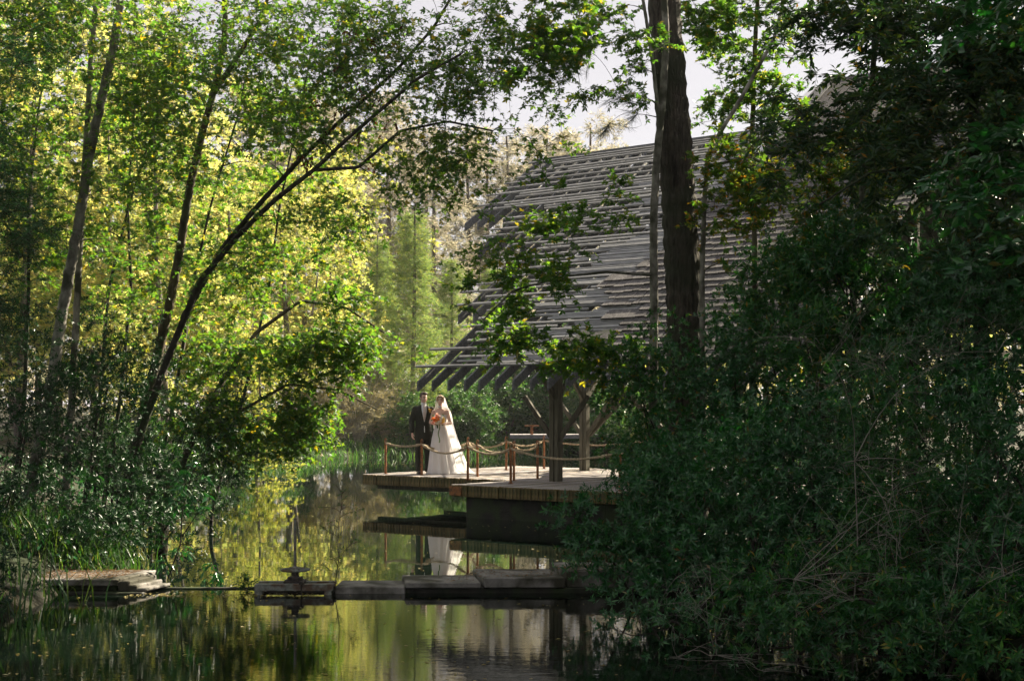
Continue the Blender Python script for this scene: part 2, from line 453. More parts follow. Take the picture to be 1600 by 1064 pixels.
def build_posts():
    bm = bmesh.new()
    bm_tube(bm, [(0, 0, -0.02), (0, 0, 0.70)], 0.027, 10)
    me = bpy.data.meshes.new('shaft'); bm.to_mesh(me); bm.free(); me.materials.append(M['rust'])
    bm = bmesh.new()
    arc = [(0.030 * math.sin(a) * (1 if True else 1), 0, 0.745 + 0.045 * -math.cos(a)) for a in np.linspace(0.35, 2 * PI - 0.35, 12)]
    arc = [(0.024 * math.sin(a), 0, 0.745 - 0.055 * math.cos(a)) for a in np.linspace(0.3, 2 * PI - 0.3, 13)]
    bm_tube(bm, arc, 0.009, 6)
    bm_box(bm, (0, 0, 0.690), (0.066, 0.030, 0.014))
    me2 = bpy.data.meshes.new('eye_loop'); bm.to_mesh(me2); bm.free(); me2.materials.append(M['rust'])
    bm = bmesh.new(); bm_tube(bm, [(0, 0, 0.0), (0, 0, 0.012)], 0.055, 12)
    me3 = bpy.data.meshes.new('foot_plate'); bm.to_mesh(me3); bm.free(); me3.materials.append(M['rust'])
    for k, (x, y) in POSTS.items():
        r = empty('rail_post', (x, y, DECK_Z), YAW + (0.3 if k in ('p3', 'p5') else 0))
        tag(r, 'slim rusty iron rail post with an eye loop, standing on the deck', 'post', 'rusty rail posts on the deck')
        for nm, m_ in (('shaft', me), ('eye_loop', me2), ('foot_plate', me3)):
            link(bpy.data.objects.new(nm, m_), r)

def rope(a, b, sag, za=0.685, zb=0.685):
    (x0, y0), (x1, y1) = POSTS[a], POSTS[b]
    n = 34
    t = np.linspace(0, 1, n)
    x = x0 + (x1 - x0) * t; y = y0 + (y1 - y0) * t
    z = DECK_Z + za + (zb - za) * t - sag * 4 * t * (1 - t)
    C = np.stack([x, y, z], 1)
    L = math.dist((x0, y0), (x1, y1)) + 0.1
    d = np.array([x1 - x0, y1 - y0, 0]); d /= np.linalg.norm(d)
    s = np.array([-d[1], d[0], 0])
    bm = bmesh.new()
    rnd = random.Random(hash(a + b) % 1000)
    for k in range(3):        # three laid strands
        ph = 2 * PI * k / 3
        tw = L / 0.16 * 2 * PI
        pts = [C[i] + 0.0125 * (s * math.cos(ph + tw * t[i]) + np.array([0, 0, 1]) * math.sin(ph + tw * t[i])) for i in range(n)]
        bm_tube(bm, pts, 0.0155, 6)
    # bound whippings near the posts
    for q in (0.10, 0.88):
        i = int(q * (n - 1))
        bm_tube(bm, [C[max(i - 1, 0)], C[i], C[i + 1]], 0.034, 8)
    o = bm_obj('rope', bm, M['rope'], None, smooth=True)
    tag(o, 'thick tan rope sagging between two rusty rail posts', 'rope', 'rope swags of the deck railing')
build_posts()
for a_, b_, s_ in (('p1', 'p2', 0.06), ('p2', 'p3', 0.17), ('p3', 'p6', 0.13), ('p6', 'r1', 0.16), ('r1', 'r2', 0.15), ('p2', 'b3', 0.15), ('b3', 'p5', 0.13), ('p5', 'p9', 0.12), ('p9', 'r9', 0.12), ('p4', 'p7', 0.14), ('p4', 'b3', 0.08), ('p7', 'p8', 0.08)):
    rope(a_, b_, s_)

# ------------------------------------------------------------------ pavilion
PITCH = 0.65
V_RIDGE = 8.05
U_END = 11.2
SP = 0.415
def roof_z(v):
    """top of the rafters"""
    return 3.63 + PITCH * (v if v <= V_RIDGE else 2 * V_RIDGE - v)

def tail_v(u):
    """the prow: rafters further out are cut off higher up, in groups"""
    if u >= 2.70: return -1.50
    if u >= 1.85: return 0.80
    if u >= 0.35: return 3.48
    return 4.90

def build_pavilion():
    root = frame('pavilion')
    tag(root, 'grey timber pavilion with a sloping roof of open laths turning into shingles', 'pavilion')
    rnd = random.Random(5)
    BOXQ = np.array([(0, 1, 2, 3), (7, 6, 5, 4), (0, 4, 5, 1), (1, 5, 6, 2), (2, 6, 7, 3), (3, 7, 4, 0)])
    cache = {}
    def rafter_mesh(v0, v1, dep=0.235):
        key = (round(v0, 2), round(v1, 2))
        if key not in cache:
            V = []
            for s in (-0.024, 0.024):
                V += [(s, v0, roof_z(v0)), (s, v1, roof_z(v1)), (s, v1, roof_z(v1) - dep), (s, v0, roof_z(v0) - dep * 0.86)]
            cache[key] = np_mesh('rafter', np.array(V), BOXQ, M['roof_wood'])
        return cache[key]
    us = [-1.16 + SP * i for i in range(int((U_END + 1.16) / SP) + 1)]
    for u in us:
        o = link(bpy.data.objects.new('rafter', rafter_mesh(tail_v(u), V_RIDGE - 0.03)), root)
        o.location = (u + rnd.uniform(-0.012, 0.012), rnd.uniform(-0.03, 0.03), rnd.uniform(-0.008, 0.004))
        o = link(bpy.data.objects.new('rafter', rafter_mesh(V_RIDGE + 0.03, 12.0 if u < 2 else 15.0)), root)
        o.location = (u, 0, 0)
    slope = Vector((0, 1, PITCH)).normalized(); nrm = Vector((0, -PITCH, 1)).normalized()
    rot = Matrix((Vector((1, 0, 0)), slope, nrm)).transposed()
    slope_b = Vector((0, 1, -PITCH)).normalized(); nrm_b = Vector((0, PITCH, 1)).normalized()
    rot_b = Matrix((Vector((1, 0, 0)), slope_b, nrm_b)).transposed()
    def piece(name, u0, u1, v, wid, thk, m, lift=0.0, tilt=0.0, back=False):
        bm = bmesh.new()
        r = (rot_b if back else rot) @ Matrix.Rotation(tilt, 3, 'X')
        n = nrm_b if back else nrm
        c = Vector(((u0 + u1) / 2, v, roof_z(v))) + n * (thk / 2 + lift)
        bm_box(bm, c, (u1 - u0, wid, thk), rot=r @ Matrix.Rotation(rnd.uniform(-0.003, 0.003), 3, 'Z'))
        return bm_obj(name, bm, m, root)
    def u_dense(v): return 4.35 + 0.5 * math.sin(v * 1.9 + 0.4)
    def u_sh(v): return 6.35 + 0.55 * math.sin(v * 2.3 + 1.0)
    v, i = -1.02, 0
    while v < V_RIDGE - 0.12:
        um = 2.75 if v < 1.1 else 1.91 if v < 3.85 else 0.42 if v < 5.3 else -1.10
        ul = um + rnd.choice((-0.45, -0.30, -0.10, 0.15, 0.50, 0.75))
        if i == 0: ul = um - 0.18
        piece('lath', ul, 7.6, v + rnd.uniform(-0.02, 0.02), 0.058, 0.038, M['lath'])
        ud = u_dense(v) + rnd.uniform(-0.7, 0.7)
        if rnd.random() < 0.45:
            piece('lath', um + rnd.uniform(0.4, 1.6), ud + 0.3, v + 0.135, 0.05, 0.036, M['lath'])
        for q in (0.26, 0.52, 0.76):
            if rnd.random() < 0.93:
                piece('lath', ud + rnd.uniform(-0.1, 0.8), 7.5, v + 0.27 * q, 0.054, 0.028, M['lath'], 0.0, rnd.uniform(-0.10, 0.16))
        if i in (7, 15, 23):        # wide boards lapping the courses below
            piece('lath', ud - 0.6, 7.6, v + 0.05, 0.13, 0.024, M['lath'], 0.040)
        v += 0.27; i += 1
    v = V_RIDGE + 0.2
    while v < 14.9:
        if v < 11.8: piece('lath', rnd.uniform(-1.3, -0.2), 6.2, v, 0.055, 0.036, M['lath'], back=True)
        else: piece('lath', rnd.uniform(2.6, 3.4), 6.2, v, 0.055, 0.036, M['lath'], back=True)
        piece('roof_board', 6.0 + 0.4 * math.sin(v * 3), U_END, v + 0.1, 0.34, 0.024, M['roof_wood'], 0.0, 0.0, True)
        v += 0.27
    V = [(6.9, -1.0, roof_z(-1.0) + 0.040), (U_END, -1.0, roof_z(-1.0) + 0.040), (U_END, V_RIDGE, roof_z(V_RIDGE) + 0.040), (6.9, V_RIDGE, roof_z(V_RIDGE) + 0.040)]
    V += [(a_, b_, c_ - 0.03) for a_, b_, c_ in V]
    np_obj('roof_board', np.array(V), BOXQ, M['roof_wood'], root)
    # shingles course by course
    sh = []
    v = -1.06
    while v < V_RIDGE - 0.05:
        u = u_sh(v) + rnd.uniform(-0.6, 0.4)
        while u < U_END:
            w = rnd.uniform(0.13, 0.30)
            sh.append((u, v + rnd.uniform(-0.03, 0.02), w, rnd.uniform(-0.05, 0.03)))
            u += w + 0.008
        v += 0.225
    variants = []
    for w in (0.13, 0.16, 0.19, 0.22, 0.26, 0.30):
        bm = bmesh.new()
        L, t0, t1 = 0.40, 0.028, 0.008
        V = [(0, 0, 0.0), (w, 0, 0.0), (w, L, 0.0), (0, L, 0.0), (0, 0, t0), (w, 0, t0), (w, L, t1), (0, L, t1)]
        vs = [bm.verts.new(p) for p in V]
        for q in ((3, 2, 1, 0), (4, 5, 6, 7), (0, 1, 5, 4), (1, 2, 6, 5), (2, 3, 7, 6), (3, 0, 4, 7)):
            bm.faces.new([vs[i] for i in q])
        me = bpy.data.meshes.new('shingle'); bm.normal_update(); bm.to_mesh(me); bm.free(); me.materials.append(M['shingle'])
        variants.append((w, me))
    def place(s):
        r = rot @ Matrix.Rotation(-0.05 + s[3] * 0.4, 3, 'X')
        return Vector((s[0], s[1], roof_z(s[1]))) + nrm * 0.060, r
    def pxof(s):
        p = D(s[0], s[1]); return 800 + F * p[0] / p[1]
    sh.sort(key=lambda s: -(1.0 if 930 < pxof(s) < 1210 else 0.0) + 0.001 * s[0])
    for s in sh[:300]:
        w, me = min(variants, key=lambda q: abs(q[0] - s[2]))
        o = link(bpy.data.objects.new('shingle', me), root)
        c, r = place(s)
        o.matrix_basis = Matrix.Translation(c) @ r.to_4x4()
    bm = bmesh.new()
    for s in sh[300:]:
        c, r = place(s)
        bm_box(bm, c + r @ Vector((s[2] / 2, 0.20, 0.008)), (s[2], 0.40, 0.022), rot=r)
    o = bm_obj('shingle', bm, M['shingle'], root); o['kind'] = 'stuff'
    bm = bmesh.new(); bm_box(bm, ((U_END - 1.4) / 2, V_RIDGE, roof_z(V_RIDGE) - 0.04), (U_END + 1.4, 0.06, 0.14))
    bm_obj('ridge_beam', bm, M['roof_wood'], root)
    # raised upper roof with pale metal flashing along its rake
    ub = 6.55
    for (va, vb, mt) in ((6.5, 9.6, 'shingle'),):
        pr = [(va, 3.63 + PITCH * va + 0.34), (vb, 3.63 + PITCH * vb + 0.34), (vb, 3.63 + PITCH * vb + 0.22), (va, 3.63 + PITCH * va + 0.16)]
        V = [(ub, v_, z_) for v_, z_ in pr] + [(U_END, v_, z_) for v_, z_ in pr]
        np_obj('upper_roof', np.array(V), np.array([(0, 3, 2, 1), (4, 5, 6, 7), (0, 4, 7, 3), (0, 1, 5, 4), (1, 2, 6, 5), (3, 7, 6, 2)]), M[mt], root)
    for (du, dw, mt, nm, dz) in ((-0.21, 0.36, 'flashing', 'flashing', 0.20), (0.20, 0.34, 'roof_wood', 'barge_board', 0.40)):
        bm = bmesh.new()
        a = Vector((ub + du, 6.45, 3.63 + PITCH * 6.45 + dz)); b_ = Vector((ub + du, 9.62, 3.63 + PITCH * 9.62 + dz))
        bm_box(bm, (a + b_) / 2, (dw, (b_ - a).length, 0.04), rot=rot)
        bm_obj(nm, bm, M[mt], root)
    pr = [(9.58, 3.63 + PITCH * 9.58 + 0.36), (13.5, roof_z(13.5) + 0.2), (13.5, roof_z(13.5) + 0.1), (9.58, 3.63 + PITCH * 9.58 + 0.24)]
    V = [(ub, v_, z_) for v_, z_ in pr] + [(U_END, v_, z_) for v_, z_ in pr]
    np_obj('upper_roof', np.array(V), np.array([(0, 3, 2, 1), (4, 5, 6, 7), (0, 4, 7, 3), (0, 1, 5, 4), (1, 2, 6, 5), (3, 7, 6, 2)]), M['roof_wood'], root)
    # columns with knee braces, plates and ties
    def column(u, v, w=0.19, z0=DECK_Z - 0.02, braces=True):
        h = roof_z(v) - 0.44
        bm = bmesh.new()
        bm_box(bm, (u - w * 0.30, v, (h + z0) / 2), (w * 0.56, w, h - z0), bev=0.006)
        bm_box(bm, (u + w * 0.30, v, (h + z0) / 2), (w * 0.50, w * 0.9, h - z0), bev=0.006)
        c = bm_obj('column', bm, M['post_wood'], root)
        if braces:
            for s in (-1, 1):
                bm = bmesh.new(); bm_bar(bm, (u + s * 0.05, v, 1.45), (u + s * 0.80, v, 2.35), 0.06, 0.09); bm_obj('brace', bm, M['post_wood'], c)
                bm = bmesh.new(); bm_bar(bm, (u, v + s * 0.05, 2.3), (u, v + s * 0.8, 3.1), 0.06, 0.09); bm_obj('brace', bm, M['post_wood'], c)
    for u, v_ in ((5.2, 0.25), (8.2, 0.25), (11.0, 0.25), (2.95, 4.4), (7.0, 4.4), (11.0, 4.4), (3.2, V_RIDGE), (7.0, V_RIDGE), (11.0, V_RIDGE)):
        column(u, v_, 0.19 if v_ < 1 else 0.17, braces=v_ < 5)
    for u in (3.2, 7.0, 11.0):
        column(u, 13.8, 0.18, z0=-0.9, braces=False)
    for v_ in (0.25, 4.4, 13.8):
        bm = bmesh.new(); bm_box(bm, (7.0, v_, roof_z(v_) - 0.36), (8.6, 0.13, 0.22)); bm_obj('wall_plate', bm, M['post_wood'], root)
    for u in (5.2, 7.0, 11.0):
        bm = bmesh.new(); bm_box(bm, (u, 7.0, 3.30), (0.12, 13.6, 0.22)); bm_obj('tie_beam', bm, M['post_wood'], root)
    for (a, b_) in (((3.0, 4.5, 1.5), (4.9, 4.5, 3.2)), ((3.2, 4.58, 3.2), (5.0, 4.58, 1.6))):
        bm = bmesh.new(); bm_bar(bm, a, b_, 0.07, 0.15); bm_obj('brace', bm, M['post_wood'], root)
build_pavilion()

# ------------------------------------------------------------------ weir, landing and sluice
def build_weir():
    root = empty('weir_wall', (0, WEIR_Y, 0))
    tag(root, 'low concrete weir wall of slabs stepping up towards the thicket', 'weir')
    y0 = 16.45 - WEIR_Y
    def blk(name, x0, x1, z0, z1, ya, yb, m, skew=0.0, bev=0.012):
        bm = bmesh.new()
        V = [(x0, ya, z0), (x1, ya, z0), (x1 + skew, yb, z0), (x0 + skew, yb, z0)]
        V += [(a, b, z1) for a, b, _ in V]
        vs = [bm.verts.new(p) for p in V]
        for q in ((3, 2, 1, 0), (4, 5, 6, 7), (0, 1, 5, 4), (1, 2, 6, 5), (2, 3, 7, 6), (3, 0, 4, 7)):
            bm.faces.new([vs[i] for i in q])
        bmesh.ops.bevel(bm, geom=list(bm.edges), offset=bev, segments=1, affect='EDGES')
        return bm_obj(name, bm, m, root)
    def xw(px): return (px - 800) / F * 16.45
    blk('slab', xw(523), xw(633), -0.6, 0.066, y0, y0 + 0.62, M['concrete'])
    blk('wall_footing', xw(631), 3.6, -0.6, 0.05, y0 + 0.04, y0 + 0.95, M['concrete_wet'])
    blk('slab', xw(634), xw(752), 0.052, 0.118, y0 - 0.02, y0 + 0.72, M['concrete'], -0.10)
    blk('slab', xw(757), xw(884), 0.052, 0.172, y0, y0 + 0.90, M['concrete'], -0.16)
    blk('slab', xw(885), xw(1000), 0.052, 0.245, y0 + 0.05, y0 + 0.98, M['concrete'], -0.16)
    blk('slab', xw(1001), 3.5, 0.052, 0.32, y0 + 0.05, y0 + 1.0, M['concrete'])
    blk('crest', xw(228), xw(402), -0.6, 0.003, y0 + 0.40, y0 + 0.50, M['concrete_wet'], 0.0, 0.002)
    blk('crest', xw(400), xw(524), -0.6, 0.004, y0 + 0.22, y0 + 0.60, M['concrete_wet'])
    # landing on the left bank
    root2 = empty('concrete_landing', (xw(110), WEIR_Y, 0))
    tag(root2, 'concrete landing slab strewn with brown pine straw, steps at its end', 'landing')
    ox = -xw(110)
    def blk2(name, x0, x1, z0, z1, ya, yb, m, skew):
        o = blk(name, x0 + ox, x1 + ox, z0, z1, ya, yb, m, skew); o.parent = root2
    blk2('slab', -6.5, xw(183), 0.075, 0.150, y0, y0 + 0.98, M['concrete'], 0.22)
    blk2('wall_footing', -6.5, xw(226), -0.6, 0.012, y0 - 0.10, y0 + 0.86, M['concrete_wet'], 0.1)
    blk2('plinth', -6.5, xw(180), 0.010, 0.077, y0 + 0.06, y0 + 0.9, M['concrete_wet'], 0.2)
    for i, (a, b) in enumerate(((184, 200), (199, 213), (212, 229))):
        blk2('step', xw(a), xw(b), 0.010, (0.125, 0.085, 0.048)[i], y0 + 0.01 - 0.01 * i, y0 + 0.70 - 0.1 * i, M['concrete'], 0.16)
build_weir()

def build_sluice():
    def xw(px): return (px - 800) / F * 16.4
    cx = xw(459)
    r = empty('sluice_gate', (cx, 16.5, 0))
    tag(r, 'iron sluice gate with handwheel and tall stem on the weir', 'sluice gate')
    for y in (-0.13, 0.12):
        bm = bmesh.new()
        bm_box(bm, (0.012, y, 0.105), (0.90, 0.085, 0.014), bev=0.003)
        bm_box(bm, (0.012, y - 0.036, 0.068), (0.90, 0.012, 0.062))
        bm_obj('frame_beam', bm, M['iron'], r)
    for x in (-0.40, 0.40):
        bm = bmesh.new(); bm_box(bm, (x, 0, 0.0), (0.085, 0.33, 0.16), bev=0.004); bm_box(bm, (x + 0.012, 0, 0.088), (0.10, 0.34, 0.02))
        bm_obj('leg', bm, M['iron'], r)
    bm = bmesh.new(); bm_box(bm, (0.012, 0.0, -0.02), (0.86, 0.05, 0.05)); bm_obj('sill_rail', bm, M['iron_dark'], r)
    bm = bmesh.new()
    bm_box(bm, (0, 0, 0.125), (0.24, 0.20, 0.03), bev=0.004)
    bm_tube(bm, [(0, 0, 0.135), (0, 0, 0.165), (0, 0, 0.185), (0, 0, 0.235)], [0.085, 0.075, 0.045, 0.04], 14)
    bm_box(bm, (-0.06, 0, 0.15), (0.04, 0.16, 0.05)); bm_box(bm, (0.06, 0, 0.15), (0.04, 0.16, 0.05))
    bm_obj('pedestal', bm, M['iron_dark'], r)
    bm = bmesh.new()
    ring = [(0.158 * math.cos(a), 0.158 * math.sin(a), 0.258) for a in np.linspace(0, 2 * PI, 33)]
    bm_tube(bm, ring, 0.014, 8, cap=False)
    for a in (0.4, 0.4 + PI / 2, 0.4 + PI, 0.4 + 1.5 * PI):
        bm_bar(bm, (0.03 * math.cos(a), 0.03 * math.sin(a), 0.258), (0.15 * math.cos(a), 0.15 * math.sin(a), 0.258), 0.022, 0.014)
    bm_tube(bm, [(0, 0, 0.235), (0, 0, 0.285), (0, 0, 0.30)], [0.048, 0.042, 0.026], 12)
    bm_obj('handwheel', bm, M['iron'], r, smooth=False)
    bm = bmesh.new(); bm_tube(bm, [(0, 0, -0.5), (0, 0, 0.845)], 0.0155, 12); bm_tube(bm, [(0, 0, 0.838), (0, 0, 0.858)], 0.021, 12)
    bm_obj('stem', bm, M['iron'], r)
    bm = bmesh.new(); bm_tube(bm, [(0.10, -0.185, 0.13), (0.10, -0.19, 0.02), (0.10, -0.185, -0.2)], 0.007, 6); bm_box(bm, (0.10, -0.17, 0.125), (0.05, 0.06, 0.03))
    bm_obj('chain_guide', bm, M['iron_dark'], r)
build_sluice()

def build_far_dock():
    r = empty('far_dock', (1.9, 61.5, 0))
    tag(r, 'small weathered dock on the far bank with one rusty post', 'dock')
    for i in range(24):
        bm = bmesh.new(); bm_box(bm, (-1.9 + i * 0.18, 0, 0.92), (0.165, 1.6, 0.06)); bm_obj('plank', bm, M['deck_wood'], r)
    bm = bmesh.new(); bm_box(bm, (0.2, -0.83, 0.86), (4.4, 0.05, 0.16)); bm_obj('edge_board', bm, M['roof_wood'], r)
    for x in (-1.8, 0.2, 2.1):
        bm = bmesh.new(); bm_box(bm, (x, -0.7, -0.05), (0.16, 0.16, 1.8)); bm_obj('pile', bm, M['post_wood'], r)
    bm = bmesh.new(); bm_box(bm, (-1.05, -0.6, 1.12), (0.12, 0.12, 0.36)); bm_box(bm, (-1.05, -0.6, 1.32), (0.62, 0.2, 0.06)); bm_obj('mooring_post', bm, M['rust'], r)
build_far_dock()

# ------------------------------------------------------------------ vegetation kit
def unit(a):
    return a / np.maximum(np.linalg.norm(a, axis=-1, keepdims=True), 1e-9)

def batch_tubes(P, R, k):
    B, n, _ = P.shape
    T = np.gradient(P, axis=1); T = unit(T)
    ref = np.where(np.abs(T[:, :1, 0:1]) < 0.75, np.array([1.0, 0, 0]), np.array([0, 0.0, 1.0]))
    N1 = unit(np.cross(T, np.broadcast_to(ref, T.shape))); N2 = np.cross(T, N1)
    a = np.arange(k) * 2 * PI / k
    ring = P[:, :, None, :] + R[:, :, None, None] * (N1[:, :, None, :] * np.cos(a)[None, None, :, None] + N2[:, :, None, :] * np.sin(a)[None, None, :, None])
    V = ring.reshape(-1, 3)
    b = np.arange(B)[:, None, None] * n * k; i = np.arange(n - 1)[None, :, None] * k; j = np.arange(k)[None, None, :]
    j2 = (j + 1) % k
    Q = np.stack([b + i + j, b + i + j2, b + i + k + j2, b + i + k + j], -1).reshape(-1, 4)
    return V, Q

def _kite(ang, L, w, z):
    ca, sa = math.cos(ang), math.sin(ang)
    def R(x, y, zz): return (x * ca - y * sa, x * sa + y * ca, zz)
    return [R(L * 0.50, w, z * 0.5), R(L, 0, -z), R(L * 0.50, -w, z * 0.5)]
TPL = {
    'oval': (np.array([(0, 0, 0), (0.42, 0.25, 0.05), (1, 0, -0.06), (0.42, -0.25, 0.05)]), np.array([[0, 3, 2, 1]])),
    'lance': (np.array([(0, 0, 0), (0.45, 0.165, 0.04), (1, 0, -0.10), (0.45, -0.165, 0.04)]), np.array([[0, 3, 2, 1]])),
    'narrow': (np.array([(0, 0, 0), (0.45, 0.085, 0.02), (1, 0, -0.05), (0.45, -0.085, 0.02)]), np.array([[0, 3, 2, 1]])),
    'needle': (np.array([(0, 0.012, 0), (0, -0.012, 0), (1, -0.006, -0.03), (1, 0.006, -0.03)]), np.array([[0, 1, 2, 3]])),
    'maple': (np.array([(0, 0, 0)] + _kite(0, 1.0, 0.24, 0.06) + _kite(0.95, 0.80, 0.18, 0.05) + _kite(-0.95, 0.80, 0.18, 0.05)),
              np.array([[0, 3, 2, 1], [0, 6, 5, 4], [0, 9, 8, 7]])),
}

def leaf_geo(pos, ax, nr, size, kind):
    T, Q = TPL[kind]
    ax = unit(ax); nr = unit(nr - ax * np.sum(nr * ax, -1, keepdims=True)); sd = np.cross(nr, ax)
    V = pos[:, None, :] + size[:, None, None] * (ax[:, None, :] * T[None, :, 0:1] + sd[:, None, :] * T[None, :, 1:2] + nr[:, None, :] * T[None, :, 2:3])
    N = len(pos); K = len(T)
    QQ = (Q[None] + (np.arange(N) * K)[:, None, None]).reshape(-1, 4)
    return V.reshape(-1, 3), QQ

def clump(p, s=1.0, seed=0.0):
    """smooth pseudo-noise in -1..1 for clumps and gaps"""
    x, y, z = (p * s).T
    return (np.sin(x * 1.9 + seed + 1.1 * np.sin(z * 1.3 + seed)) + np.sin(y * 1.7 + 2.1 * seed + 1.3 * np.sin(x * 1.1)) + np.sin(z * 2.3 - seed + 1.2 * np.sin(y * 1.5 + seed))) / 3.0

def spray(C, Dm, kind, size, twigs, leaves, length, rng, droop=0.2, flat=0.6, jit=0.6, tw_rise=0.1, rosette=False):
    """leaves along short twigs around the cluster centres C; Dm: growth direction for each"""
    n = len(C)
    d = unit(Dm[:, None, :] * 0.75 + rng.normal(0, 0.75, (n, twigs, 3)) * np.array([1, 1, flat]) + np.array([0, 0, tw_rise]))
    L = length * rng.uniform(0.45, 1.15, (n, twigs, 1, 1))
    t = (np.arange(leaves) + 0.6) / leaves
    t = t[None, None, :, None] + rng.uniform(-0.05, 0.05, (n, twigs, leaves, 1))
    sag = np.array([0, 0, -1.0]) * droop * L * t * t
    pos = C[:, None, None, :] + d[:, :, None, :] * L * t + sag
    side = unit(np.cross(d, np.array([0, 0, 1.0])) + 1e-3)
    if rosette:
        pos = C[:, None, None, :] + d[:, :, None, :] * L * (0.72 + 0.28 * t) + sag
    sgn = np.where(np.arange(leaves) % 2 == 0, 1.0, -1.0)[None, None, :, None]
    ax = d[:, :, None, :] * 0.7 + side[:, :, None, :] * sgn * 0.8 + rng.normal(0, 0.35, pos.shape) + np.array([0, 0, -droop * 1.2])
    nr = np.array([0, 0, 1.0]) + rng.normal(0, jit, pos.shape)
    if rosette:
        up2 = np.cross(side, d)
        an = (np.arange(leaves) * 2.4)[None, None, :, None] + rng.uniform(0, 6.28, (n, twigs, 1, 1))
        rad = side[:, :, None, :] * np.cos(an) + up2[:, :, None, :] * np.sin(an)
        ax = rad + d[:, :, None, :] * rng.uniform(0.2, 1.1, (n, twigs, leaves, 1)) + rng.normal(0, 0.15, pos.shape)
        nr = d[:, :, None, :] + np.array([0, 0, 0.5]) + rng.normal(0, 0.25, pos.shape)
    sz = size * rng.uniform(0.6, 1.2, (n * twigs * leaves))
    V, Q = leaf_geo(pos.reshape(-1, 3), ax.reshape(-1, 3), nr.reshape(-1, 3), sz, kind)
    # the twigs themselves
    tt = np.linspace(0, 1, 2)[None, None, :, None]
    TP = (C[:, None, None, :] + d[:, :, None, :] * L * tt + np.array([0, 0, -1.0]) * droop * L * tt * tt).reshape(-1, 2, 3)
    return V, Q, TP

def smooth_path(pts, n=14):
    pts = np.array(pts, float)
    s = np.concatenate([[0], np.cumsum(np.linalg.norm(np.diff(pts, axis=0), axis=1))])
    q = np.linspace(0, s[-1], n * 3)
    P = np.stack([np.interp(q, s, pts[:, i]) for i in range(3)], 1)
    for _ in range(3):
        P[1:-1] = 0.25 * P[:-2] + 0.5 * P[1:-1] + 0.25 * P[2:]
    return P

def join(parts):
    Vs, Qs, o = [], [], 0
    for V, Q in parts:
        Vs.append(V); Qs.append(Q + o); o += len(V)
    return np.concatenate(Vs), np.concatenate(Qs)

def grow(stems, C, seed, rmax=0.03, curl=0.18, tube_k=3, rmin=0.0035):
    """branches from the stems out to every cluster centre; returns tubes and the end directions"""
    rng = np.random.default_rng(seed)
    nodes = np.concatenate([s[0] for s in stems]); rad = np.concatenate([s[1] for s in stems])
    d0 = np.min(np.linalg.norm(C[:, None, :] - nodes[None, ::3, :], axis=2), axis=1)
    order = np.argsort(d0)
    nn = len(nodes); cap = nn + len(C) * 5
    NP = np.zeros((cap, 3)); NR = np.zeros(cap); NP[:nn] = nodes; NR[:nn] = rad
    paths = np.zeros((len(C), 7, 3)); rads = np.zeros((len(C), 7)); dirs = np.zeros((len(C), 3))
    t = np.linspace(0, 1, 7)[:, None]
    for i in order:
        c = C[i]
        dv = NP[:nn] - c
        dist = np.sqrt((dv * dv).sum(1)) + 0.9 * np.maximum(dv[:, 2] + 0.05, 0)
        dist[dist < 0.10] += 5.0
        j = int(np.argmin(dist))
        a = NP[j]; e = c - a; L = np.linalg.norm(e)
        mid = a + e * 0.5 + np.array([0, 0, 1.0]) * L * rng.uniform(0.02, 0.22) + rng.normal(0, curl, 3) * L * 0.5
        p = (1 - t) ** 2 * a + 2 * t * (1 - t) * mid + t * t * c
        r0 = min(NR[j] * 0.7, rmax, 0.006 + 0.010 * L + 0.004)
        r = np.maximum(r0 * (1 - 0.75 * t[:, 0]), rmin)
        paths[i] = p; rads[i] = r
        dirs[i] = p[-1] - p[-2]
        NP[nn:nn + 5] = p[2:]; NR[nn:nn + 5] = r[2:]; nn += 5
    V, Q = batch_tubes(paths, rads, tube_k)
    return V, Q, unit(dirs)

def blob_points(blobs, dens, rng, thresh=-0.25, cs=1.0):
    out = []
    for b in blobs:
        px, py, Y, rx, ry = b[:5]
        m = b[5] if len(b) > 5 else 1.0
        sx, sz = rx * Y / F, ry * Y / F
        sy = (sx + sz) * 0.5
        if len(b) > 6: sy = b[6]
        n = max(3, int(dens * m * PI * sx * sz * 1.35))
        p = unit(rng.normal(0, 1, (n, 3))) * (rng.uniform(0, 1, (n, 1)) ** 0.42)
        p = U(px, py, Y) + p * np.array([sx, sy, sz])
        keep = clump(p, cs * 1.6, seed=px * 0.013 + py * 0.007) > thresh
        out.append(p[keep])
    return np.concatenate(out)

def stem_from_px(pts, r0, r1, ground=True, base_dx=0.0):
    """pts: (px, py, Y) from the lowest visible point upward"""
    P = [U(*p) for p in pts]
    if ground:
        b = P[0].copy(); b[0] += base_dx
        b[2] = float(ground_z(b[0], b[1])) - 0.25
        if b[2] < P[0][2] - 0.05:
            P = [b] + P
    S = smooth_path(P, 6 * len(P))
    s = np.linspace(0, 1, len(S))
    R = r0 + (r1 - r0) * s ** 0.9
    R = R * (1 + 0.45 * np.exp(-s * 22)) if ground else R
    R = R * (1 + 0.05 * np.sin(np.arange(len(S)) * 1.7 + r0 * 100))
    return S, R

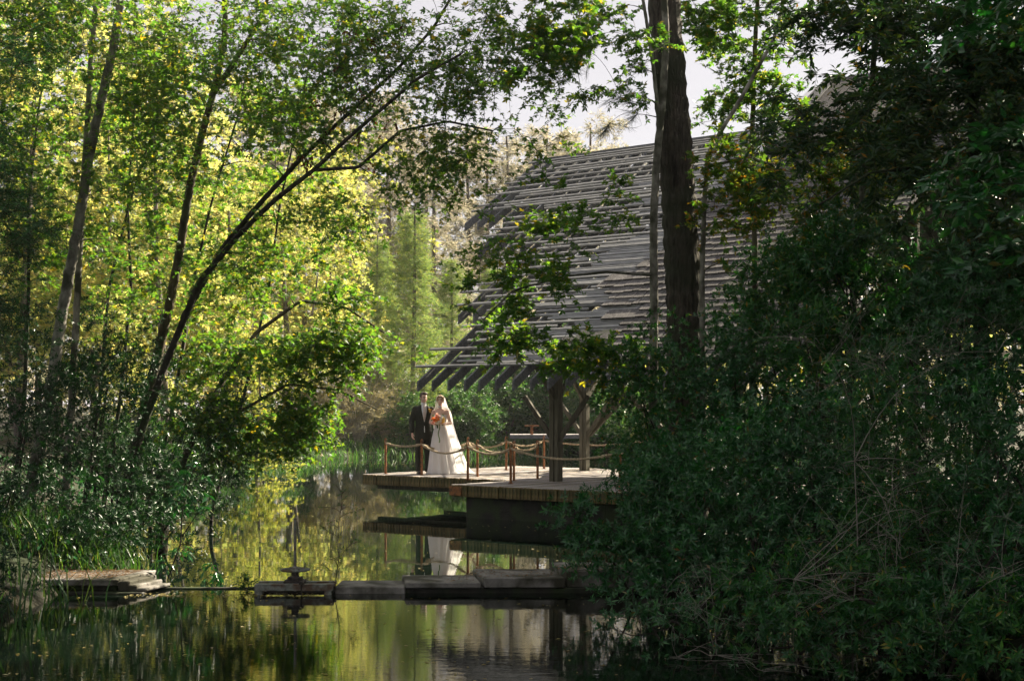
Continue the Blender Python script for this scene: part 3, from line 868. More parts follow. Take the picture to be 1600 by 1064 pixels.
def tree(name, label, cat, stems, C, leaf, bark, lmat, size, seed, group=None, twigs=4, leaves=8, length=0.32, droop=0.2, flat=0.6, jit=0.6,
         rmax=0.03, k_trunk=10, min_z=0.05, twig_r=0.0028, extra=None, shape_part='crown', knots=True, rosette=False, tw_rise=0.1, ridges=0.0):
    rng = np.random.default_rng(seed)
    C = C[C[:, 2] > min_z]
    S0 = stems[0][0][0]
    root = empty(name, tuple(S0 + np.array([0, 0, 0.25])))
    tag(root, label, cat, group)
    off = -np.array(root.location)
    for (S, R) in stems:
        V, Q = batch_tubes((S + off)[None], R[None], k_trunk)
        if knots:
            V = V + (rng.normal(0, 1, (len(R), 1)) * 0.05 * R[:, None]).repeat(k_trunk, 0) * np.array([[1, 0.6, 0]])
        if ridges > 0:      # plated bark
            n_ = len(R); g = rng.normal(0, 1, (n_, k_trunk)); g = (g + np.roll(g, 1, 0) + np.roll(g, 2, 0) + np.roll(g, 3, 0)) / 2.0; g += np.cos(np.arange(k_trunk) * PI)[None] * 0.5
            ctr = (S + off).repeat(k_trunk, 0); V = ctr + (V - ctr) * (1 + ridges * g.reshape(-1, 1))
        np_obj('trunk' if R[0] > 0.035 else 'stem', V, Q, bark, root, smooth=True)
    bv, bq, dirs = grow(stems, C, seed, rmax)
    V, Q, TP = spray(C, dirs, leaf, size, twigs, leaves, length, rng, droop, flat, jit, tw_rise, rosette)
    if twig_r > 0:
        tv, tq = batch_tubes(TP, np.full(TP.shape[:2], twig_r) * np.array([1, 0.5]), 3)
        bv, bq = join([(bv, bq), (tv, tq)])
    o = np_obj('branch', bv + off, bq, bark, root, smooth=True); o['kind'] = 'stuff'
    o = np_obj(shape_part, V + off, Q, lmat, root); o['kind'] = 'stuff'
    if extra is not None:
        for nm, (ev, eq), em in extra:
            o = np_obj(nm, ev + off, eq, em, root); o['kind'] = 'stuff'
    return root

def copy_tree(r, loc, rz, s, label=None):
    c = r.copy(); COL.objects.link(c)
    c.location = loc; c.rotation_euler = (0, 0, rz); c.scale = (s, s, s * random.uniform(0.92, 1.08))
    if label: c['label'] = label
    for ch in list(r.children):
        d = ch.copy(); COL.objects.link(d); d.parent = c
    return c

# ------------------------------------------------------------------ people
M['skin'] = plain('skin', (0.66, 0.43, 0.33), 0.5, 0.35)
M['suit'] = surf('suit', (0.018, 0.019, 0.014), (0.040, 0.040, 0.028), 0.9, 60, bump=0.25, bscale=160)
M['shirt'] = plain('shirt', (0.78, 0.77, 0.76), 0.7)
M['tie'] = plain('tie', (0.60, 0.50, 0.46), 0.5)
M['hair_dark'] = surf('hair_dark', (0.018, 0.011, 0.007), (0.065, 0.038, 0.022), 0.5, 40, (1, 1, 0.3), 0.6, 90)
M['hair_blond'] = surf('hair_blond', (0.20, 0.12, 0.05), (0.42, 0.29, 0.14), 0.5, 40, (1, 1, 0.3), 0.6, 90)
M['shoe'] = plain('shoe', (0.030, 0.020, 0.014), 0.35, 0.5)
M['eye'] = plain('eye', (0.02, 0.015, 0.012), 0.3)
M['lip'] = plain('lip', (0.42, 0.12, 0.10), 0.45)
M['orange'] = leaf_mat('orange', [(0, (0.75, 0.16, 0.02)), (1, (0.85, 0.32, 0.05))], 0.35, (1.1, 1.0, 0.9))
M['petal_yellow'] = leaf_mat('petal_yellow', [(0, (0.80, 0.50, 0.05)), (1, (0.85, 0.62, 0.15))], 0.35, (1.1, 1.0, 0.9))
M['petal_white'] = leaf_mat('petal_white', [(0, (0.78, 0.76, 0.70)), (1, (0.82, 0.80, 0.76))], 0.35, (1.0, 1.0, 0.95))
M['petal_pink'] = leaf_mat('petal_pink', [(0, (0.80, 0.42, 0.34)), (1, (0.84, 0.55, 0.45))], 0.35, (1.0, 1.0, 0.95))

def fabric(name, c, trans, alpha=0.0):
    m, n, l, p = new_mat(name)
    tc = n.new('ShaderNodeTexCoord')
    no = n.new('ShaderNodeTexNoise'); no.inputs['Scale'].default_value = 9; no.inputs['Detail'].default_value = 6
    l.new(tc.outputs['Object'], no.inputs['Vector'])
    cr = n.new('ShaderNodeValToRGB'); cr.color_ramp.elements[0].color = (*[x * 0.93 for x in c], 1); cr.color_ramp.elements[1].color = (*c, 1)
    l.new(no.outputs['Fac'], cr.inputs['Fac']); l.new(cr.outputs['Color'], p.inputs['Base Color'])
    p.inputs['Roughness'].default_value = 0.6; p.inputs['Specular IOR Level'].default_value = 0.25
    b = n.new('ShaderNodeBump'); b.inputs['Strength'].default_value = 0.25; b.inputs['Distance'].default_value = 0.02
    l.new(no.outputs['Fac'], b.inputs['Height']); l.new(b.outputs[0], p.inputs['Normal'])
    tr = n.new('ShaderNodeBsdfTranslucent'); tr.inputs['Color'].default_value = (*c, 1)
    mx = n.new('ShaderNodeMixShader'); mx.inputs['Fac'].default_value = trans
    l.new(p.outputs[0], mx.inputs[1]); l.new(tr.outputs[0], mx.inputs[2])
    last = mx.outputs[0]
    if alpha > 0:
        tp = n.new('ShaderNodeBsdfTransparent'); m2 = n.new('ShaderNodeMixShader'); m2.inputs['Fac'].default_value = alpha
        l.new(last, m2.inputs[1]); l.new(tp.outputs[0], m2.inputs[2]); last = m2.outputs[0]
    l.new(last, n['Material Output'].inputs['Surface'])
    return m
M['gown'] = fabric('gown', (0.88, 0.86, 0.85), 0.3)
M['veil'] = fabric('veil', (0.84, 0.83, 0.83), 0.5, 0.42)

def remeshed(name, bm, voxel, m, parent, smooth_it=3):
    """fuse overlapping shells into one continuous skin"""
    me = bpy.data.meshes.new(name); bm.to_mesh(me); bm.free()
    o = bpy.data.objects.new(name, me); COL.objects.link(o)
    r = o.modifiers.new('r', 'REMESH'); r.mode = 'VOXEL'; r.voxel_size = voxel
    s = o.modifiers.new('s', 'SMOOTH'); s.iterations = smooth_it; s.factor = 0.5
    dg = bpy.context.evaluated_depsgraph_get(); dg.update()
    me2 = bpy.data.meshes.new_from_object(o.evaluated_get(dg))
    bpy.data.objects.remove(o)
    me2.name = name
    me2.polygons.foreach_set('use_smooth', np.full(len(me2.polygons), True))
    me2.materials.clear(); me2.materials.append(m)
    return link(bpy.data.objects.new(name, me2), parent)

def limb(bm, pts, rad):
    """tapered limb with round joints"""
    for i, p in enumerate(pts):
        bm_ball(bm, p, rad[i], 12, 8)
    for i in range(len(pts) - 1):
        bm_tube(bm, [pts[i], pts[i + 1]], [rad[i], rad[i + 1]], 12)

def add_hand(bm, wrist, d, side, fwd, curl=0.5, s=1.0):
    """palm, four unequal fingers and a thumb leaving the side of the palm; d: along the hand, side: across (to the thumb), fwd: palm normal"""
    w = Vector(wrist); d = Vector(d).normalized(); side = Vector(side).normalized(); fwd = Vector(fwd).normalized()
    for q in np.linspace(0, 1, 4):
        for e in (-1, 0, 1):
            bm_ball(bm, w + d * (0.015 + 0.075 * q) * s + side * e * 0.022 * s * (0.7 + 0.3 * q), 0.0165 * s, 8, 6)
    for i, L in enumerate((0.070, 0.080, 0.074, 0.058)):
        b = w + d * 0.09 * s + side * (0.030 - 0.020 * i) * s
        p1 = b + (d * (1 - 0.3 * curl) + fwd * 0.5 * curl).normalized() * L * 0.5 * s
        p2 = p1 + (d * (1 - curl) + fwd * 1.1 * curl).normalized() * L * 0.5 * s
        limb(bm, [b, p1, p2], [0.0095 * s, 0.0088 * s, 0.0075 * s])
    b = w + d * 0.03 * s + side * 0.030 * s
    p1 = b + (d * 0.7 + side * 0.7 + fwd * 0.2).normalized() * 0.036 * s
    p2 = p1 + (d * 0.9 + side * 0.2 + fwd * 0.5).normalized() * 0.030 * s
    limb(bm, [b, p1, p2], [0.0125 * s, 0.0105 * s, 0.0085 * s])

def add_head(bm, c, s=1.0):
    """skull, jaw, nose, brow, ears; the face looks along -y"""
    x, y, z = c
    bm_ball(bm, (x, y + 0.012 * s, z + 0.025 * s), (0.073 * s, 0.092 * s, 0.090 * s), 18, 12)
    bm_ball(bm, (x, y - 0.022 * s, z - 0.040 * s), (0.056 * s, 0.062 * s, 0.072 * s), 16, 10)
    bm_ball(bm, (x, y - 0.050 * s, z - 0.088 * s), (0.026 * s, 0.024 * s, 0.022 * s), 10, 8)
    bm_tube(bm, [(x, y - 0.080 * s, z + 0.012 * s), (x, y - 0.098 * s, z - 0.030 * s), (x, y - 0.084 * s, z - 0.038 * s)], [0.008 * s, 0.014 * s, 0.010 * s], 8)
    bm_ball(bm, (x, y - 0.070 * s, z + 0.022 * s), (0.050 * s, 0.016 * s, 0.010 * s), 12, 8)
    bm_ball(bm, (x, y - 0.076 * s, z - 0.060 * s), (0.024 * s, 0.010 * s, 0.011 * s), 10, 6)
    for e in (-1, 1):
        bm_ball(bm, (x + e * 0.038 * s, y - 0.058 * s, z - 0.022 * s), (0.020 * s, 0.020 * s, 0.016 * s), 8, 6)
        bm_ball(bm, (x + e * 0.075 * s, y + 0.014 * s, z - 0.012 * s), (0.010 * s, 0.020 * s, 0.030 * s), 8, 6)

def face_bits(root, c, s, R, smile):
    x, y, z = c
    for e in (-1, 1):
        bm = bmesh.new(); bm_ball(bm, (x + e * 0.030 * s, y - 0.079 * s, z + 0.002 * s), (0.0125 * s, 0.006 * s, 0.0065 * s), 8, 6)
        bm.transform(R); bm_obj('eye', bm, M['eye'], root, True)
        bm = bmesh.new(); bm_bar(bm, (x + e * 0.014 * s, y - 0.088 * s, z + 0.020 * s), (x + e * 0.048 * s, y - 0.076 * s, z + 0.020 * s), 0.006, 0.007)
        bm.transform(R); bm_obj('eyebrow', bm, M['hair_dark'], root)
    bm = bmesh.new(); bm_ball(bm, (x, y - 0.086 * s, z - 0.058 * s), (0.021 * s, 0.006 * s, 0.0065 * s), 10, 6)
    bm.transform(R); bm_obj('mouth', bm, M['lip'], root, True)
    if smile:
        bm = bmesh.new(); bm_ball(bm, (x, y - 0.0905 * s, z - 0.057 * s), (0.014 * s, 0.004 * s, 0.0035 * s), 8, 6)
        bm.transform(R); bm_obj('teeth', bm, M['shirt'], root, True)

def turn(c, az, tilt=0.0, roll=0.0):
    c = Vector(c)
    return Matrix.Translation(c) @ Euler((tilt, roll, az)).to_matrix().to_4x4() @ Matrix.Translation(-c)

def flower(bm, c, r, n=11, seed=0):
    rnd = random.Random(seed)
    for i in range(n):
        a = i * 2.4; q = (i + 0.5) / n
        out = Vector((math.cos(a) * q, math.sin(a) * q, 0.9 - 0.75 * q)).normalized()
        t = out.cross(Vector((0.1, 0.2, 1))).normalized(); w = t.cross(out)
        k = r * (0.45 + 0.55 * q)
        b = Vector(c)
        vs = [bm.verts.new(b + out * k * h + t * k * sx + w * k * up) for (h, sx, up) in ((0.15, 0, 0), (0.75, 0.55, -0.1), (1.05, 0.25, 0.35), (1.05, -0.25, 0.35), (0.75, -0.55, -0.1))]
        bm.faces.new(vs)

def build_groom():
    root = empty('person', (-1.985, 31.86, DECK_Z), 0.0)
    tag(root, 'man in a dark olive suit with pale tie and yellow boutonniere, standing on deck', 'person')
    hc = (0.0, -0.015, 1.705)
    HR = turn((0, 0, 1.60), 0.30, 0.02)
    AZ = Matrix.Rotation(0.22, 4, 'Z')
    # body: one continuous skin
    bm = bmesh.new()
    h = bmesh.new(); add_head(h, hc, 1.0); h.transform(HR)
    me = bpy.data.meshes.new('t'); h.to_mesh(me); h.free(); bm.from_mesh(me); bpy.data.meshes.remove(me)
    limb(bm, [(0, 0.015, 1.64), (0, 0.012, 1.52), (0, 0.01, 1.44)], [0.054, 0.056, 0.07])
    bm_loft(bm, [(0, 0.0, 0.86, 0.14, 0.10), (0, 0, 0.95, 0.165, 0.115), (0, 0, 1.10, 0.145, 0.10), (0, 0, 1.32, 0.175, 0.11), (0, 0, 1.46, 0.165, 0.085), (0, 0.01, 1.52, 0.07, 0.06)], 20)
    for e in (-1, 1):
        limb(bm, [(e * 0.09, 0, 0.90), (e * 0.10, -0.01, 0.50), (e * 0.105, 0.02, 0.09)], [0.085, 0.058, 0.042])
        bm_ball(bm, (e * 0.11, -0.06, 0.045), (0.04, 0.11, 0.035), 10, 6)
    wr = (-0.265, -0.075, 0.925)
    limb(bm, [(-0.19, 0, 1.45), (-0.262, 0.03, 1.185), wr], [0.055, 0.043, 0.030])
    add_hand(bm, wr, (0.05, -0.10, -1), (0.35, -1, -0.05), (1, 0.25, 0), 0.55)
    wl_ = (0.33, 0.16, 1.10)
    limb(bm, [(0.19, 0, 1.45), (0.275, 0.10, 1.22), wl_], [0.055, 0.043, 0.030])
    add_hand(bm, wl_, (0.9, 0.15, -0.05), (0, 0.1, 1), (0, -1, 0), 0.4)
    bm.transform(AZ)
    remeshed('body', bm, 0.0085, M['skin'], root, 2)
    face_bits(root, hc, 1.0, AZ @ HR, False)
    # hair: cap swept up from the forehead
    bm = bmesh.new()
    x, y, z = hc
    bm_ball(bm, (x, y + 0.030, z + 0.052), (0.081, 0.090, 0.078), 18, 12)
    bm_ball(bm, (x, y + 0.060, z - 0.005), (0.074, 0.056, 0.075), 14, 10)
    bm_ball(bm, (x + 0.012, y - 0.035, z + 0.095), (0.066, 0.050, 0.034), 14, 10)
    bm_ball(bm, (x + 0.03, y - 0.050, z + 0.092), (0.040, 0.034, 0.026), 12, 8)
    for e in (-1, 1): bm_ball(bm, (x + e * 0.069, y - 0.006, z + 0.022), (0.012, 0.022, 0.036), 8, 6)
    bm.transform(AZ @ HR)
    remeshed('hair', bm, 0.009, M['hair_dark'], root, 2)
    # trousers
    bm = bmesh.new()
    bm_loft(bm, [(0, 0, 0.84, 0.165, 0.125), (0, 0, 0.95, 0.172, 0.125), (0, 0, 1.06, 0.160, 0.115)], 20)
    for e in (-1, 1):
        limb(bm, [(e * 0.085, 0, 0.90), (e * 0.098, -0.015, 0.50), (e * 0.106, 0.01, 0.13)], [0.098, 0.082, 0.072])
        bm_loft(bm, [(e * 0.107, 0.005, 0.055, 0.074, 0.082), (e * 0.107, 0.008, 0.10, 0.072, 0.076), (e * 0.105, 0.01, 0.2, 0.072, 0.074)], 14)
    bm.transform(AZ)
    remeshed('trousers', bm, 0.011, M['suit'], root, 3)
    for e in (-1, 1):
        bm = bmesh.new()
        bm_ball(bm, (e * 0.112, -0.075, 0.040), (0.046, 0.125, 0.042), 12, 8); bm_ball(bm, (e * 0.108, 0.03, 0.048), (0.042, 0.055, 0.05), 10, 8)
        bm_box(bm, (e * 0.11, -0.04, 0.010), (0.082, 0.27, 0.02))
        bm.transform(AZ); remeshed('shoe', bm, 0.009, M['shoe'], root, 2)
    # jacket with sleeves
    bm = bmesh.new()
    bm_loft(bm, [(0, 0.0, 0.765, 0.195, 0.150), (0, 0, 0.90, 0.196, 0.148), (0, 0, 1.10, 0.172, 0.132), (0, 0, 1.20, 0.178, 0.134), (0, 0, 1.34, 0.202, 0.140), (0, 0.005, 1.44, 0.205, 0.115), (0, 0.012, 1.50, 0.150, 0.088), (0, 0.018, 1.545, 0.085, 0.072)], 24)
    limb(bm, [(-0.185, 0, 1.440), (-0.262, 0.03, 1.185), (-0.266, -0.066, 0.955)], [0.074, 0.063, 0.052])
    limb(bm, [(0.185, 0, 1.440), (0.275, 0.10, 1.22), (0.325, 0.155, 1.13)], [0.074, 0.063, 0.054])
    bm.transform(AZ)
    jk = remeshed('jacket', bm, 0.011, M['suit'], root, 3)
    # shirt front, collar, tie, lapels, buttons: shaped to the chest
    def fy(zz): return -float(np.interp(zz, [0.9, 1.10, 1.20, 1.34, 1.44, 1.50, 1.55], [0.147, 0.131, 0.134, 0.141, 0.118, 0.088, 0.066])) - 0.004
    def strip(name, rows, m, th=0.006, parent=root):
        bm = bmesh.new(); a = []; b = []
        for (zz, x0, x1, off) in rows:
            a.append((bm.verts.new((x0, fy(zz) - off, zz)), bm.verts.new(((x0 + x1) / 2, fy(zz) - off - 0.004, zz)), bm.verts.new((x1, fy(zz) - off, zz))))
            b.append((bm.verts.new((x0, fy(zz) - off + 0.03, zz)), bm.verts.new(((x0 + x1) / 2, fy(zz) - off + 0.03, zz)), bm.verts.new((x1, fy(zz) - off + 0.03, zz))))
        for i in range(len(a) - 1):
            for j in (0, 1):
                bm.faces.new((a[i][j], a[i][j + 1], a[i + 1][j + 1], a[i + 1][j]))
            bm.faces.new((a[i][0], a[i + 1][0], b[i + 1][0], b[i][0])); bm.faces.new((a[i][2], b[i][2], b[i + 1][2], a[i + 1][2]))
        bm.transform(AZ); return bm_obj(name, bm, m, parent, True)
    strip('shirt', [(1.56, -0.050, 0.050, 0.0), (1.50, -0.062, 0.062, 0.0), (1.42, -0.058, 0.058, 0.002), (1.30, -0.036, 0.036, 0.002), (1.17, -0.006, 0.006, 0.0)], M['shirt'])
    strip('tie', [(1.545, -0.018, 0.018, 0.010), (1.515, -0.014, 0.014, 0.012), (1.44, -0.024, 0.024, 0.008), (1.32, -0.030, 0.030, 0.008), (1.19, -0.012, 0.012, 0.005)], M['tie'])
    for e in (-1, 1):
        rows = [(1.53, 0.058, 0.082, 0.004), (1.46, 0.068, 0.120, 0.007), (1.42, 0.062, 0.135, 0.008), (1.30, 0.040, 0.080, 0.008), (1.16, 0.006, 0.022, 0.006)]
        strip('lapel', [(zz, e * a if e > 0 else e * b, e * b if e > 0 else e * a, o) for zz, a, b, o in rows], M['suit'], parent=root)
        bm = bmesh.new(); bm_bar(bm, (e * 0.012, -0.075, 1.565), (e * 0.060, -0.040, 1.585), 0.012, 0.040)
        bm.transform(AZ); bm_obj('collar', bm, M['shirt'], root)
    strip('shirt', [(1.08, -0.002, 0.004, 0.001), (1.0, -0.008, 0.012, 0.001), (0.93, -0.004, 0.008, 0.001)], M['shirt'])
    bm = bmesh.new(); bm_ball(bm, (-0.003, fy(1.15) - 0.006, 1.15), (0.011, 0.006, 0.011), 8, 6); bm.transform(AZ); bm_obj('button', bm, M['eye'], root)
    bm = bmesh.new()
    for i, (dx, dz) in enumerate(((0, 0), (0.022, 0.03), (-0.012, 0.036), (0.012, -0.03))): flower(bm, (0.115 + dx, -0.160, 1.40 + dz), 0.030, 9, i)
    bm.transform(AZ); bm_obj('boutonniere', bm, M['petal_yellow'], root)

def build_bride():
    root = empty('person', (-1.60, 31.74, DECK_Z), 0.0)
    tag(root, 'woman in a strapless white gown and long veil, holding the bouquet', 'person')
    hc = (0.0, -0.02, 1.655)
    HR = turn((0, 0, 1.55), -0.10, 0.03, 0.06)
    bm = bmesh.new()
    h = bmesh.new(); add_head(h, hc, 0.95); h.transform(HR)
    me = bpy.data.meshes.new('t'); h.to_mesh(me); h.free(); bm.from_mesh(me); bpy.data.meshes.remove(me)
    limb(bm, [(0, 0.012, 1.58), (0, 0.012, 1.48), (0, 0.01, 1.42)], [0.043, 0.044, 0.06])
    bm_loft(bm, [(0, 0, 0.90, 0.16, 0.115), (0, 0, 1.08, 0.115, 0.085), (0, -0.01, 1.26, 0.142, 0.108), (0, 0, 1.37, 0.140, 0.085), (0, 0.01, 1.43, 0.125, 0.062), (0, 0.01, 1.47, 0.055, 0.05)], 20)
    for e in (-1, 1):
        limb(bm, [(e * 0.08, 0, 0.92), (e * 0.085, -0.01, 0.50), (e * 0.085, 0.02, 0.10)], [0.085, 0.054, 0.038])
        bm_ball(bm, (e * 0.085, -0.05, 0.045), (0.035, 0.09, 0.03), 10, 6)
    wl_ = (0.085, -0.235, 1.115); wr = (-0.10, -0.235, 1.115)
    limb(bm, [(0.150, 0.005, 1.395), (0.225, -0.035, 1.140), wl_], [0.046, 0.037, 0.024])
    limb(bm, [(-0.150, 0.005, 1.395), (-0.215, -0.04, 1.150), wr], [0.046, 0.037, 0.024])
    add_hand(bm, wl_, (-0.9, -0.25, 0.05), (0.1, -0.2, 1), (-0.2, 1, 0), 0.75, 0.9)
    add_hand(bm, wr, (0.9, -0.25, 0.0), (-0.1, -0.2, 1), (0.2, 1, 0), 0.75, 0.9)
    remeshed('body', bm, 0.008, M['skin'], root, 2)
    face_bits(root, hc, 0.95, HR, True)
    # hair
    bm = bmesh.new(); x, y, z = hc
    bm_ball(bm, (x, y + 0.030, z + 0.040), (0.080, 0.088, 0.076), 18, 12)
    bm_ball(bm, (x, y + 0.075, z - 0.02), (0.055, 0.050, 0.065), 14, 10)
    for e in (-1, 1):
        bm_tube(bm, [(x + e * 0.010, y - 0.062, z + 0.096), (x + e * 0.055, y - 0.052, z + 0.060), (x + e * 0.073, y - 0.025, z + 0.0), (x + e * 0.070, y - 0.012, z - 0.075)], [0.018, 0.022, 0.018, 0.008], 10)
    bm.transform(HR); remeshed('hair', bm, 0.009, M['hair_blond'], root, 2)
    # choker with a row of small stones
    bm = bmesh.new(); ring = [(0.047 * math.cos(a), 0.012 + 0.047 * math.sin(a), 1.505) for a in np.linspace(0, 2 * PI, 25)]
    bm_tube(bm, ring, 0.012, 6, cap=False); bm_obj('choker', bm, M['shirt'], root, True)
    # gown: bodice and skirt in one, hem trailing to the side
    bm = bmesh.new()
    bm_loft(bm, [(0, -0.01, 1.325, 0.150, 0.112), (0, -0.01, 1.26, 0.152, 0.118), (0, 0, 1.16, 0.130, 0.098), (0, 0, 1.08, 0.122, 0.092), (0, 0, 0.98, 0.150, 0.120, 0.015), (0.005, 0.0, 0.80, 0.190, 0.165, 0.05),
                 (0.015, 0.01, 0.55, 0.232, 0.215, 0.075), (0.03, 0.03, 0.30, 0.270, 0.262, 0.09), (0.045, 0.05, 0.12, 0.302, 0.298, 0.10), (0.055, 0.06, 0.035, 0.325, 0.320, 0.11), (0.055, 0.06, 0.004, 0.330, 0.325, 0.11)], 72, nf=11, seed=4)
    bm_obj('gown', bm, M['gown'], root, True)
    # train spread on the planks
    bm = bmesh.new(); rows = []
    for i, t in enumerate(np.linspace(0, 1, 14)):
        row = []
        for j, q in enumerate(np.linspace(-1, 1, 19)):
            w = 0.28 + 0.16 * t
            xx = 0.10 + 0.62 * t + 0.05 * (1 - q * q) * t
            yy = 0.10 + q * w * (1 - 0.35 * t * t) + 0.10 * t
            zz = 0.012 + max(0, (0.42 - 0.62 * t)) * (1 - q * q) * 0.9 * (1 - t) ** 1.2 + 0.030 * (1 - t * 0.6) * (0.5 + 0.5 * math.sin(q * 14 + t * 3))
            row.append(bm.verts.new((xx, yy, zz)))
        rows.append(row)
    for i in range(13):
        for j in range(18):
            bm.faces.new((rows[i][j], rows[i][j + 1], rows[i + 1][j + 1], rows[i + 1][j]))
    bm_obj('train', bm, M['gown'], root, True)
    # veil: a sheet over the head and shoulders falling behind to the train
    bm = bmesh.new(); rows = []
    prof = [(1.765, 0.030, 0.040, 0.0, 0.02), (1.750, 0.066, 0.072, 0.0, 0.015), (1.70, 0.098, 0.110, 0.005, 0.01), (1.62, 0.110, 0.125, 0.01, 0.02), (1.50, 0.135, 0.130, 0.02, 0.03), (1.42, 0.180, 0.130, 0.03, 0.035),
            (1.30, 0.200, 0.150, 0.045, 0.04), (1.10, 0.215, 0.170, 0.065, 0.05), (0.85, 0.250, 0.220, 0.10, 0.07), (0.55, 0.300, 0.290, 0.155, 0.10), (0.28, 0.345, 0.345, 0.21, 0.13), (0.08, 0.390, 0.390, 0.27, 0.16), (0.020, 0.44, 0.42, 0.31, 0.17)]
    n = 46
    for i, (z, rx, ry, dx, dy) in enumerate(prof):
        row = []
        f = i / (len(prof) - 1)
        a0 = -0.62 + 0.25 * f if i > 1 else -1.4
        a1 = PI + 0.55 - 0.9 * f if i > 1 else PI + 1.4
        for j in range(n):
            a = a0 + (a1 - a0) * j / (n - 1)
            g = 1 + 0.055 * min(1, f * 2.2) * math.sin(a * 13 + 0.8 * f * 3) + 0.03 * f * math.sin(a * 23)
            row.append(bm.verts.new((dx + rx * g * math.cos(a), dy + ry * g * math.sin(a), z)))
        rows.append(row)
    for i in range(len(rows) - 1):
        for j in range(n - 1):
            bm.faces.new((rows[i][j], rows[i][j + 1], rows[i + 1][j + 1], rows[i + 1][j]))
    bm_obj('veil', bm, M['veil'], root, True)

def build_bouquet():
    root = empty('bouquet', (-1.645, 31.46, DECK_Z + 1.19))
    tag(root, 'bouquet of orange and cream blooms with a trailing ribbon, held by the woman', 'bouquet')
    rnd = random.Random(9)
    spec = [('orange', -0.10, 0.04), ('orange', -0.03, 0.075), ('orange', 0.015, 0.02), ('petal_pink', -0.015, 0.125), ('petal_pink', 0.03, 0.085), ('orange', -0.055, 0.0), ('petal_white', 0.085, 0.06), ('petal_yellow', 0.13, 0.03),
            ('petal_white', 0.055, -0.015), ('petal_pink', -0.10, -0.045), ('petal_yellow', 0.12, -0.02), ('petal_white', 0.0, -0.055), ('petal_white', -0.04, 0.04)]
    for i, (m, x, z) in enumerate(spec):
        bm = bmesh.new(); flower(bm, (0, 0, 0), rnd.uniform(0.042, 0.058), 14, i)
        o = bm_obj('bloom', bm, M[m], root)
        o.location = (x, -0.02 - rnd.uniform(0, 0.05), z); o.rotation_euler = (1.15 + rnd.uniform(-0.3, 0.3), rnd.uniform(-0.4, 0.4), 0)
    bm = bmesh.new()
    pos = np.array([(rnd.uniform(-0.13, 0.15), rnd.uniform(-0.02, 0.05), rnd.uniform(-0.08, 0.13)) for _ in range(60)])
    V, Q = leaf_geo(pos, RNG.normal(0, 1, (60, 3)), RNG.normal(0, 1, (60, 3)), np.full(60, 0.06), 'oval')
    np_obj('foliage', V, Q, M['leaf_bank'], root)
    bm.free(); bm = bmesh.new(); bm_tube(bm, [(-0.02, 0.03, -0.02), (0.0, 0.02, -0.16)], [0.022, 0.016], 8); bm_obj('stalk', bm, M['leaf_bank'], root)
    for k in range(2):
        bm = bmesh.new(); pr = None
        for i in range(14):
            t = i / 13; x = 0.03 + 0.03 * k + 0.016 * math.sin(t * 9 + k); y = -0.02 - 0.02 * math.cos(t * 7 + k); z = -0.06 - 0.42 * t
            c = (bm.verts.new((x - 0.010, y, z)), bm.verts.new((x + 0.010, y + 0.006, z)))
            if pr: bm.faces.new((pr[0], pr[1], c[1], c[0]))
            pr = c
        bm_obj('ribbon', bm, M['shirt' if k else 'leaf_bank'], root, True)
build_groom(); build_bride(); build_bouquet()

